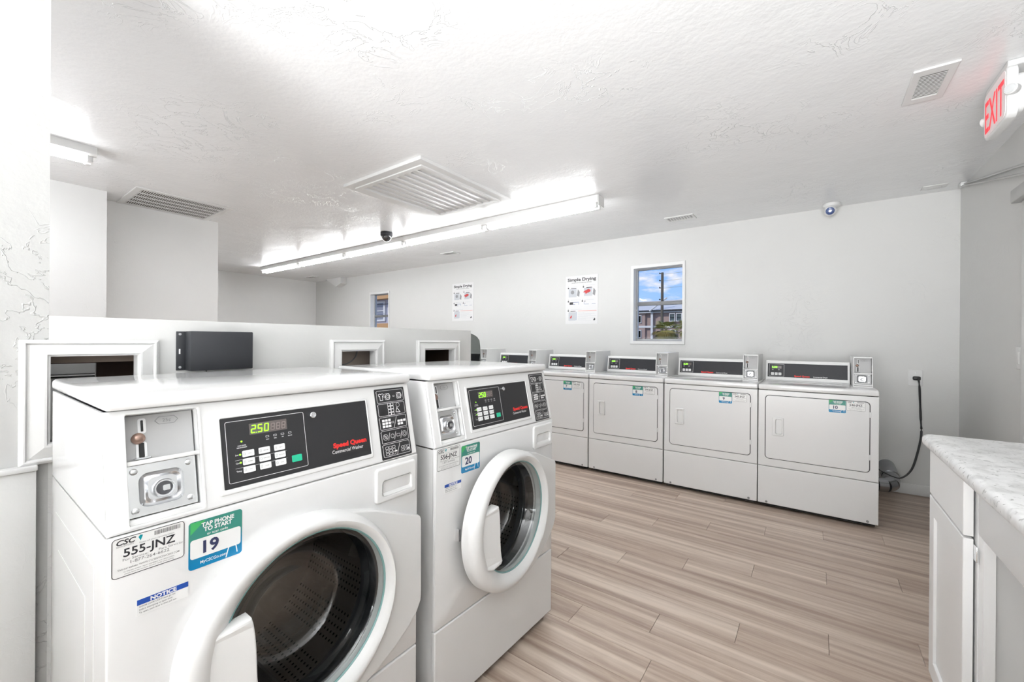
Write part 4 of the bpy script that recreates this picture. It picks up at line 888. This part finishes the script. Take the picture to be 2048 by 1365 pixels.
# ================================================================ posters
def poster(x0, x1, z0, z1, lab):
    w_, h_ = x1-x0, z1-z0
    T = thing('poster', lab, 'poster', ((x0+x1)/2, YB, z0), 0, None); inv = Matrix.Translation((-(x0+x1)/2, -YB, -z0))
    def z(t): return z0+h_*t
    def x(t): return x0+w_*t
    y = YB-.002
    b = BM(); slab(b, (x0, z0, x1, z1, .001), y-.002, YB-.0003); finish('sheet', b, paper2, T, T=inv, smooth=0)
    yy = y-.0022
    def fin(n, b, m): finish(n, b, m, T, T=inv, smooth=0)
    b = BM(); text_bm(b, 'Simple Drying', x(.5), z(.890), h_*.062, yy, 1.26, .03, 'CENTER', depth=.0003)
    text_bm(b, 'INSTRUCTIONS FOR OPERATING THE DRYER', x(.5), z(.845), h_*.016, yy, .95, .01, 'CENTER', depth=.0003)
    fin('title', b, ink)
    b = BM()
    for sx, sz in ((.09, .78), (.56, .79), (.09, .50), (.53, .50), (.09, .305)):
        lathe(b, [(.022*w_, 0), (.022*w_, .0004)], Matrix.Translation((x(sx), yy, z(sz-.03))) @ Matrix.Rotation(R(90), 4, 'X'), 10); text_bm(b, str({.78: 1, .79: 2}.get(sz, 3)), x(sx), z(sz-.01), .02*h_, yy, 1, .02, 'CENTER')
    for sx, sz, ww in ((.17, .735, .17), (.65, .735, .17), (.16, .26, .16)): slab(b, (x(sx), z(sz), x(sx+ww), z(sz+.013), .0005), yy-.0004, yy)
    slab(b, (x(.13), z(.405), x(.24), z(.455), .0005), yy-.0004, yy); slab(b, (x(.58), z(.462), x(.63), z(.472), .0004), yy-.0004, yy)
    prism(b, [(x(.86), z(.075)), (x(.90), z(.065)), (x(.93), z(.09)), (x(.90), z(.125)), (x(.885), z(.10))], yy-.0004, yy)
    fin('dark_print', b, ink)
    b = BM()  # grey machine drawings
    for sx, sz in ((.10, .56), (.58, .57)):
        slab(b, (x(sx), z(sz), x(sx+.25), z(sz+.17), .002), yy-.0003, yy)
    slab(b, (x(.10), z(.07), x(.32), z(.25), .002), yy-.0003, yy)
    for i in range(8): slab(b, (x(.40), z(.075+.022*i)-.001, x((.80, .65, .93, .7, .95, .8, .9, .6)[i]), z(.075+.022*i)+.001, .0003), yy-.0003, yy)
    for sx, sz, ww in ((.18, .765, .2), (.65, .785, .25), (.17, .495, .33), (.6, .49, .28), (.17, .30, .35)): slab(b, (x(sx), z(sz), x(sx+ww), z(sz+.006), .0003), yy-.0003, yy)
    fin('grey_print', b, mat('poster_grey', (.55, .57, .60), .6))
    b = BM()
    for sx, sz in ((.10, .56), (.58, .57)):
        rs = circ(x(sx+.12), z(sz+.10), .055*w_, 16); prism(b, rs, yy-.0006, yy-.0002)
        prism(b, [(x(sx+.26), z(sz+.03)), (x(sx+.33), z(sz+.0)), (x(sx+.35), z(sz+.10)), (x(sx+.29), z(sz+.16))], yy-.0006, yy-.0002)
    fin('drawing_shade', b, mat('poster_mid', (.28, .28, .29), .6))
    b = BM()
    for p in ((.24, .40, .30, .41), (.24, .445, .42, .455), (.41, .40, .42, .455), (.60, .40, .73, .408), (.58, .40, .59, .455), (.82, .405, .93, .413), (.33, .08, .345, .25)): slab(b, (x(p[0]), z(p[1]), x(p[2]), z(p[3]), .0003), yy-.0004, yy)
    fin('blue_lines', b, mat('poster_blue', (.25, .30, .45), .6))
    b = BM(); prism(b, [(x(.55), z(.65)), (x(.60), z(.68)), (x(.72), z(.71)), (x(.78), z(.69)), (x(.77), z(.655)), (x(.70), z(.64)), (x(.63), z(.61)), (x(.62), z(.64))], yy-.0008, yy-.0004)
    prism(b, [(x(.14), z(.12)), (x(.19), z(.12)), (x(.21), z(.18)), (x(.17), z(.17))], yy-.0008, yy-.0004)
    fin('red_garment', b, mat('poster_red', (.55, .05, .05), .6))
    b = BM(); slab(b, (x(.40), z(.262), x(.96), z(.272), .0004), yy-.0003, yy); fin('red_rule', b, mat('poster_pink', (.75, .30, .27), .6))
poster(-2.531, -2.094, 1.435, 2.03, 'Simple Drying poster nearest the window over dryer 7')
poster(-4.50, -4.07, 1.515, 2.085, 'Simple Drying poster further left above the half wall end')

# ================================================================ ceiling fittings
def fixture(T, x0, x1, y, z=CZ, hang=(True, True), tm=None):
    """one 4 ft batten along local x with two tubes"""
    b = BM(); a = [(-.060, 0), (-.060, -.048), (-.048, -.058), (.048, -.058), (.060, -.048), (.060, 0)]
    va = [b.verts.new((x0+.001, y+p, z+q-.001)) for p, q in a]; vb = [b.verts.new((x1-.001, y+p, z+q-.001)) for p, q in a]; bridge(b, va, vb); b.faces.new(va[::-1]); b.faces.new(vb)
    h = finish('housing', b, fix_m, T, smooth=0)
    for dy in (-.030, .030):
        b = BM(); tube(b, [(x0+.045, y+dy, z-.079), (x1-.045, y+dy, z-.079)], .013, 12); finish('tube', b, tm or tube_m, T)
        for xx in (x0+.018, x1-.044):
            b = BM(); box(b, xx, xx+.026, y+dy-.016, y+dy+.016, z-.098, z-.0585, .003); finish('lamp_holder', b, fix_m, T)
T = thing('fluorescent_light', 'long row of bare fluorescent tubes running along the ceiling', 'ceiling light', (0, 0, 0))
xs = [-1.43-1.212*i for i in range(6)]
for i in range(5): fixture(T, xs[i+1], xs[i], 3.20)
b = BM(); box(b, -1.4295, -1.425, 3.145, 3.255, CZ-.085, CZ-.001); finish('end_cap', b, fix_m, T)
T = thing('fluorescent_light', 'short fluorescent light at the upper left beyond the wall edge', 'ceiling light', (-3.72, .60, 0), R(-90))
fixture(T, .02, 1.23, 0); fixture(T, 1.232, 2.45, 0)
near_tube = mat('added_tube_glow', (.9, .9, .9), .5, emit=(.955, .975, 1.0), es=TUBE*NEARK)
for x, lab in ((-.55, 'added fluorescent light, unseen behind the camera on the washer side'), (.45, 'added fluorescent light, unseen behind the camera on the counter side')):  # unseen fixtures added to light the near side of the room
    T = thing('fluorescent_light', lab, 'ceiling light', (x, .15, 0), R(-90))
    fixture(T, 0, 1.21, 0, tm=near_tube); fixture(T, 1.212, 2.42, 0, tm=near_tube)
# attic fan shutter
X0, X1, YA, YC = -2.945, -2.072, 1.828, 2.828
T = thing('ceiling_shutter', 'large white slatted fan shutter in the middle of the ceiling', 'vent', ((X0+X1)/2, (YA+YC)/2, CZ)); inv = Matrix.Translation((-(X0+X1)/2, -(YA+YC)/2, -CZ))
TF = Matrix(((1, 0, 0, 0), (0, 0, 1, 0), (0, 1, 0, CZ-.0005), (0, 0, 0, 1)))   # slab XZ facing -Y  -> XY facing -Z
b = BM(); slab(b, (X0, YA, X1, YC, .001), -.022, 0, .002, [(X0+.06, YA+.06, X1-.06, YC-.06, .001)]); finish('outer_frame', b, trim_m, T, T=inv @ TF)
b = BM(); slab(b, (X0+.0605, YA+.0605, X1-.0605, YC-.0605, .001), -.030, 0, .002, [(X0+.115, YA+.10, X1-.085, YC-.085, .001)]); finish('inner_frame', b, plastic, T, T=inv @ TF)
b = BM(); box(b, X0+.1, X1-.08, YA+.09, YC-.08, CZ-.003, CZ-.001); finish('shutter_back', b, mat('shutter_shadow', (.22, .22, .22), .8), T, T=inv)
n = 9; a0, a1 = X0+.116, X1-.086
for i in range(n):
    xa = a0+(a1-a0)*i/n; xb = a0+(a1-a0)*(i+1)/n-.003; b = BM()
    v = [b.verts.new(p) for p in ((xa, YA+.102, CZ-.012), (xb, YA+.102, CZ-.021), (xb, YC-.087, CZ-.021), (xa, YC-.087, CZ-.012), (xa, YA+.102, CZ-.005), (xb, YA+.102, CZ-.004), (xb, YC-.087, CZ-.004), (xa, YC-.087, CZ-.005))]
    for q in ((0, 1, 2, 3), (4, 5, 6, 7), (0, 1, 5, 4), (1, 2, 6, 5), (2, 3, 7, 6), (3, 0, 4, 7)): b.faces.new([v[k] for k in q])
    finish('slat', b, plastic, T, T=inv, smooth=0)
def vent(name, lab, x0, x1, y0, y1, fr, rows, along, fn, backc, fint=.003, cat='vent'):
    """frame with fins; along='x' fins run along x"""
    T = thing(name, lab, cat, ((x0+x1)/2, (y0+y1)/2, CZ)); inv = Matrix.Translation((-(x0+x1)/2, -(y0+y1)/2, -CZ))
    b = BM(); slab(b, (x0, y0, x1, y1, .001), -.008, 0, .003, [(x0+fr[0], y0+fr[1], x1-fr[0], y1-fr[1], .001)]); finish('frame', b, trim_m, T, T=inv @ TF)
    ix0, ix1, iy0, iy1 = x0+fr[0], x1-fr[0], y0+fr[1], y1-fr[1]
    b = BM(); box(b, ix0, ix1, iy0, iy1, CZ-.0012, CZ-.0006); finish('backing', b, backc, T, T=inv)
    b = BM()
    if along == 'x':
        for i in range(fn): y = iy0+(iy1-iy0)*(i+.5)/fn; box(b, ix0, ix1, y-fint*.7, y+fint*.3, CZ-.0065, CZ-.005)
    else:
        for i in range(fn): y = iy0+(iy1-iy0)*(i+.5)/fn; box(b, ix0, ix1, y-fint*.5, y+fint*.5, CZ-.006, CZ-.004)
    finish('fins', b, trim_m, T, T=inv, smooth=0, kind='stuff')
    for i in range(1, rows):
        x = ix0+(ix1-ix0)*i/rows; b = BM(); box(b, x-.006, x+.006, iy0, iy1, CZ-.009, CZ-.002); finish('bar', b, trim_m, T, T=inv, smooth=0)
    return T
gd = mat('vent_dark', (.10, .085, .07), .8); gg = mat('vent_grey', (.16, .16, .155), .8)
vent('return_grille', 'long white grille with dark slots above the left wall block', -4.97, -4.33, .905, 1.585, (.045, .045), 5, 'y', 40, gd, .0055)
vent('air_vent', 'white louvred vent beside the exit sign', .348, .495, 2.518, 2.838, (.029, .048), 1, 'x', 16, gg, .0045)
vent('air_vent', 'small slotted vent near the back wall above the window', -1.18, -.92, 4.11, 4.27, (.02, .03), 9, 'x', 5, gg)
vent('air_vent', 'small vent on the ceiling above the left poster', -4.18, -3.93, 4.05, 4.19, (.02, .025), 1, 'x', 6, gg)
vent('air_vent', 'small vent on the ceiling in the far left corner', -7.95, -7.65, 4.12, 4.25, (.02, .02), 1, 'x', 5, gg)
T = thing('cover_plate', 'white blank plate with two screws on ceiling near right corner', 'cover plate', (.735, 4.45, CZ)); b = BM(); box(b, -.07, .07, -.05, .05, -.006, -.0005, .002); finish('plate', b, trim_m, T)
for x in (-.04, .04): b = BM(); lathe(b, [(.005, -.008), (.005, -.005)], Matrix.Translation((x, 0, 0)), 8); finish('screw', b, chrome, T)
# dome camera
T = thing('dome_camera', 'black dome security camera in front of the tube lights', 'security camera', (-3.86, 2.92, CZ))
b = BM(); lathe(b, [(.062, -.0005), (.066, -.006), (.066, -.04), (.058, -.048)], n=28); finish('housing', b, charcoal, T)
b = BM(); lathe(b, [(.056, -.046), (.054, -.062), (.044, -.082), (.028, -.095), (.008, -.101)], n=28); finish('dome', b, mat('dome_black', (.03, .03, .032), .08, coat=1), T)
# turret camera
T = thing('turret_camera', 'white turret security camera on ceiling at the back wall', 'security camera', (.115, 4.50, CZ))
b = BM(); lathe(b, [(.060, -.0005), (.064, -.006), (.062, -.028), (.045, -.040)], n=28); finish('mount', b, plastic, T)
Q = Matrix.Translation((-.01, -.02, -.066))
b = BM(); bmesh.ops.create_uvsphere(b, u_segments=28, v_segments=16, radius=.045, matrix=Q); finish('ball', b, plastic, T)
dr_ = (Vector((0, 0, 1.22))-Vector((.115, 4.50, CZ-.05))).normalized(); QR = Q @ dr_.to_track_quat('Z', 'Y').to_matrix().to_4x4()
b = BM(); lathe(b, [(.031, .030), (.031, .044), (.027, .046)], QR, 24); finish('lens_face', b, mat('lens_blue', (.03, .07, .22), .15, coat=1), T)
b = BM(); lathe(b, [(.012, .045), (.010, .048)], QR, 16); finish('lens', b, mat('lens_pale', (.35, .45, .65), .1), T)
# corner wedge housing
T = tag(finish('corner_wedge', (lambda b: (prism(b, [(-7.86, 2.418), (-7.33, 2.418), (-7.33, 2.30), (-7.50, 2.25)], 4.50, 4.628), b)[1])(BM()), trim_m), 'white wedge shaped housing at ceiling in the far left corner', 'housing')
# exit sign
T = thing('exit_sign', 'white exit sign with red letters and two lamp heads hanging at upper right', 'exit sign', (.67, 2.78, CZ), R(90))
# local: x along +Y world (reversed to read from -X side), y -> -X.. ; face towards -X
TE = Matrix(((0, 1, 0, .65-.67), (-1, 0, 0, 0), (0, 0, 1, 0), (0, 0, 0, 1)))
T.rotation_euler = (0, 0, 0)
def ex(n, b, m, p=T): return finish(n, b, m, p, T=TE)
b = BM(); slab(b, (-.147, -.240, .147, -.022, .035), 0, .032, .008); ex('sign_body', b, plastic)
b = BM(); slab(b, (-.135, -.230, .135, -.032, .028), -.0015, .001); ex('face', b, mat('exit_face', (.86, .84, .84), .4, emit=(1, .6, .6), es=.10))
b = BM(); text_bm(b, 'EXIT', -.002, -.210, .143, -.002, .58, .010, 'CENTER', depth=.0006); ex('red_letters', b, mat('exit_red', (.75, .02, .03), .4, emit=(1, .02, .05), es=.6))
b = BM(); slab(b, (-.140, -.026, .140, -.0005, .01), .004, .085, .003); ex('canopy', b, plastic)
b = BM(); slab(b, (-.125, -.215, .125, -.05, .03), .032, .055, .006); ex('battery_housing', b, plastic)
for sx in (1, -1):
    b = BM(); lathe(b, [(.012, -.01), (.019, .0), (.022, .026), (.019, .029)], Matrix.Translation((sx*.150, .022, -.135)) @ Matrix.Rotation(R(90), 4, 'X') @ Matrix.Rotation(R(sx*48), 4, 'Y'), 24); hd = ex('lamp_head', b, plastic)
    b = BM(); lathe(b, [(.018, .0285), (.016, .031), (.006, .032)], Matrix.Translation((sx*.150, .022, -.135)) @ Matrix.Rotation(R(90), 4, 'X') @ Matrix.Rotation(R(sx*48), 4, 'Y'), 24); ex('lamp_lens', b, mat('lamp_lens', (.75, .77, .78), .12, .3), hd)
gl = bpy.data.objects.new('exit_glow', bpy.data.lights.new('exit_glow', 'AREA')); COL.objects.link(gl); gl.parent = T
gl.data.shape = 'RECTANGLE'; gl.data.size = .28; gl.data.size_y = .16; gl.data.energy = .035; gl.data.color = (1, .04, .05); gl.location = (-.028, 0, -.12); gl.rotation_euler = (R(90), 0, R(90))
# bars at the right wall and bracket
T = thing('wall_brace', 'thin grey metal bars angled along the top of right wall', 'bracket', (.88, 4.46, 2.40)); inv = Matrix.Translation((-.88, -4.46, -2.40))
gm = mat('bar_grey', (.55, .55, .54), .4, .4)
b = BM(); tube(b, [(.892, 4.45, 2.405), (.892, 2.9, 2.075)], .008, 6); finish('upper_bar', b, gm, T, T=inv)
b = BM(); tube(b, [(.885, 4.47, 2.398), (.885, 2.9, 2.010)], .011, 6, .6); finish('lower_bar', b, gm, T, T=inv)
b = BM(); box(b, .87, .905, 4.43, 4.49, 2.39, 2.418, .003); finish('pivot', b, trim_m, T, T=inv)
T = tag(finish('wall_bracket', box(BM(), .86, .9095, 3.0, 3.425, 1.985, 2.055, .005), gm), 'grey box bracket on right wall below the metal bars', 'bracket')
# switch plate and door trim at right edge
T = thing('light_switch', 'white switch plate on right wall at the edge', 'light switch', (XR, 3.465, 1.145))
b = BM(); box(b, -.007, -.0005, -.037, .037, -.06, .06, .003); finish('plate', b, trim_m, T)
b = BM(); box(b, -.010, -.006, -.017, .017, -.033, .033, .002); finish('rocker', b, plastic, T)
b = BM(); box(b, XR-.016, XR-.0005, 3.32, 3.40, .02, 2.0, .004); struct('trim_5', b, trim_m, 'white door trim on right wall')

# ================================================================ half wall fittings
T = thing('control_box', 'black metal box screwed to the half wall above washer 19', 'electrical box', (XW, .55, 1.12)); inv = Matrix.Translation((-XW, -.55, -1.12))
b = BM(); box(b, XW+.0005, XW+.004, .446, .475, 1.117, 1.243, .0012); fl = finish('flange', b, charcoal, T, T=inv)
b = BM(); box(b, XW+.0005, XW+.052, .470, .653, 1.116, 1.244, .003); finish('box_body', b, charcoal, T, T=inv)
for z in (1.127, 1.234): b = BM(); lathe(b, [(.005, 0), (.004, .002)], Matrix.Translation((XW+.004, .456, z)) @ Matrix.Rotation(R(90), 4, 'Y'), 12); finish('screw', b, chrome2, T, T=inv)
b = BM(); box(b, XW+.0035, XW+.0046, .453, .457, 1.170, 1.186); finish('slot', b, inkw, T, T=inv)
b = BM(); tube(b, smooth_path([(XW+.03, .52, 1.118), (XW+.025, .518, 1.09), (XW+.02, .51, 1.02), (XW+.018, .50, .85)]), .0025, 6); finish('lead', b, rubber, T, T=inv)
# smoked dispenser on the end of the half wall
T = thing('towel_dispenser', 'smoked grey plastic paper towel dispenser on the end of the half wall', 'dispenser', (XW-.14, Y1+.013, .95)); inv = Matrix.Translation((-(XW-.14), -(Y1+.013), -.95))
ye = Y1+.0125
b = BM(); box(b, XW-.27, XW-.012, ye, ye+.016, .90, 1.262, .002); finish('back_plate', b, mat('dispenser_grey', (.50, .50, .48), .4), T, T=inv)
prof = [(.016, 1.262), (.045, 1.256), (.075, 1.243), (.098, 1.222), (.106, 1.18), (.110, 1.13), (.112, 1.05), (.112, .90)]
b = BM()
A_ = [[b.verts.new((x, ye+y, z)) for y, z in prof] for x in (XW-.015, XW-.265)]
for p, q in zip(A_[0], A_[0][1:]): pass
for i in range(len(prof)-1): b.faces.new((A_[0][i], A_[0][i+1], A_[1][i+1], A_[1][i]))
for k in (0, 1):
    c = [b.verts.new((A_[k][0].co.x, ye+.016, z)) for z in (.90,)]
    b.faces.new(A_[k]+c)
finish('smoked_cover', b, smoke_m, T, T=inv, smooth=45)
b = BM(); tube(b, [(XW-.25, ye+.065, 1.03), (XW-.03, ye+.065, 1.03)], .042, 20); finish('paper_roll', b, mat('towel_paper', (.35, .34, .32), .9), T, T=inv)

# ================================================================ cabinet and counter
CX = .32
T = thing('worktop', 'white speckled laminate worktop at lower right', 'worktop', (.6, 1.2, .88)); inv = Matrix.Translation((-.6, -1.2, -.88))
yE = 1.985; xE = .297
# post-formed: rounded front edge profile swept along y with rounded far corner
b = BM(); prof = []
th = .036; zt = .914
for i in range(7): t = R(90*i/6); prof.append((.014*(1-math.sin(t)), zt-.014*(1-math.cos(t))))
prof += [(0, zt-.024), (.003, zt-.031), (.008, zt-th)]
path = [Vector((xE, -.6))]
rc = .035
for i in range(9): t = R(90*i/8); path.append(Vector((xE+rc-rc*math.cos(t), yE-rc+rc*math.sin(t))))
path.append(Vector((XR-.001, yE)))
rs = []
for i, p in enumerate(path):
    if i == 0: nn = Vector((1, 0))
    elif i == len(path)-1: nn = Vector((0, -1))
    else: t = R(90*(i-1)/8); nn = Vector((math.cos(t), -math.sin(t)))
    rs.append([b.verts.new((p.x+nn.x*o_, p.y+nn.y*o_, z)) for o_, z in prof])
for a, c in zip(rs, rs[1:]):
    for i in range(len(prof)-1): b.faces.new((a[i], a[i+1], c[i+1], c[i]))
for idx in (0, len(prof)-1):
    vs = [q[idx] for q in rs]+[b.verts.new((XR-.001, -.6, prof[idx][1]))]
    f = b.faces.new(vs)
finish('laminate_top', b, lam, T, T=inv, smooth=40)
T = thing('base_cabinet', 'white base cabinet with drawer and shaker door under the far counter end', 'cabinet', (.6, 1.78, 0)); inv = Matrix.Translation((-.6, -1.78, 0))
def cb(n, b, m, p=T): return finish(n, b, m, p, T=inv)
TY = Matrix(((0, 1, 0, 0), (-1, 0, 0, 0), (0, 0, 1, 0), (0, 0, 0, 1)))   # slab facing -Y -> facing -X : world x = y, world y = -x
b = BM(); box(b, .343, XR-.003, 1.567, 1.968, .10, .876); cb('carcass', b, cab_m)
b = BM(); box(b, .40, XR-.003, 1.58, 1.96, 0, .10); cb('toe_kick', b, cab_m)
def front(n, ya, yb, za, zb, holes=(), bev=.0025, xx=CX, th_=.019):
    b = BM(); slab(b, (-yb, za, -ya, zb, .001), xx, xx+th_, bev, [(-h[1], h[2], -h[0], h[3], .001) for h in holes], .003 if holes else 0); return cb(n, b.__class__ and (b.transform(TY), b)[1], cab_m)
front('drawer_front', 1.584, 1.972, .718, .872)
dr = front('door', 1.584, 1.972, .115, .711, [(1.645, 1.912, .175, .651)])
b = BM(); box(b, CX+.008, CX+.014, 1.64, 1.917, .17, .656); b2 = cb('door_panel', b, cab_m)
for z in (.62,): b = BM(); box(b, .339, .3425, 1.560, 1.583, z-.02+.06, z+.02+.06, .001); cb('hinge', b, chrome)
T = thing('counter_apron', 'white apron board and end panel of the open desk section under counter', 'desk', (.6, .8, 0)); inv = Matrix.Translation((-.6, -.8, 0))
b = BM(); box(b, .343, .362, -.6, 1.562, .733, .876, .0015); cb('apron_board', b, cab_m, T)
b = BM(); box(b, .345, .366, 1.530, 1.5655, 0, .732); cb('filler_stile', b, cab_m, T)
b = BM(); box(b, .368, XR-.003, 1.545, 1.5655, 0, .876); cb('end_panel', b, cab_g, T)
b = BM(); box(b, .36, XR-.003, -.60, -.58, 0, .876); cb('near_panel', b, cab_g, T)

# put light/helper children out of the label check
print('objects', len(bpy.data.objects))
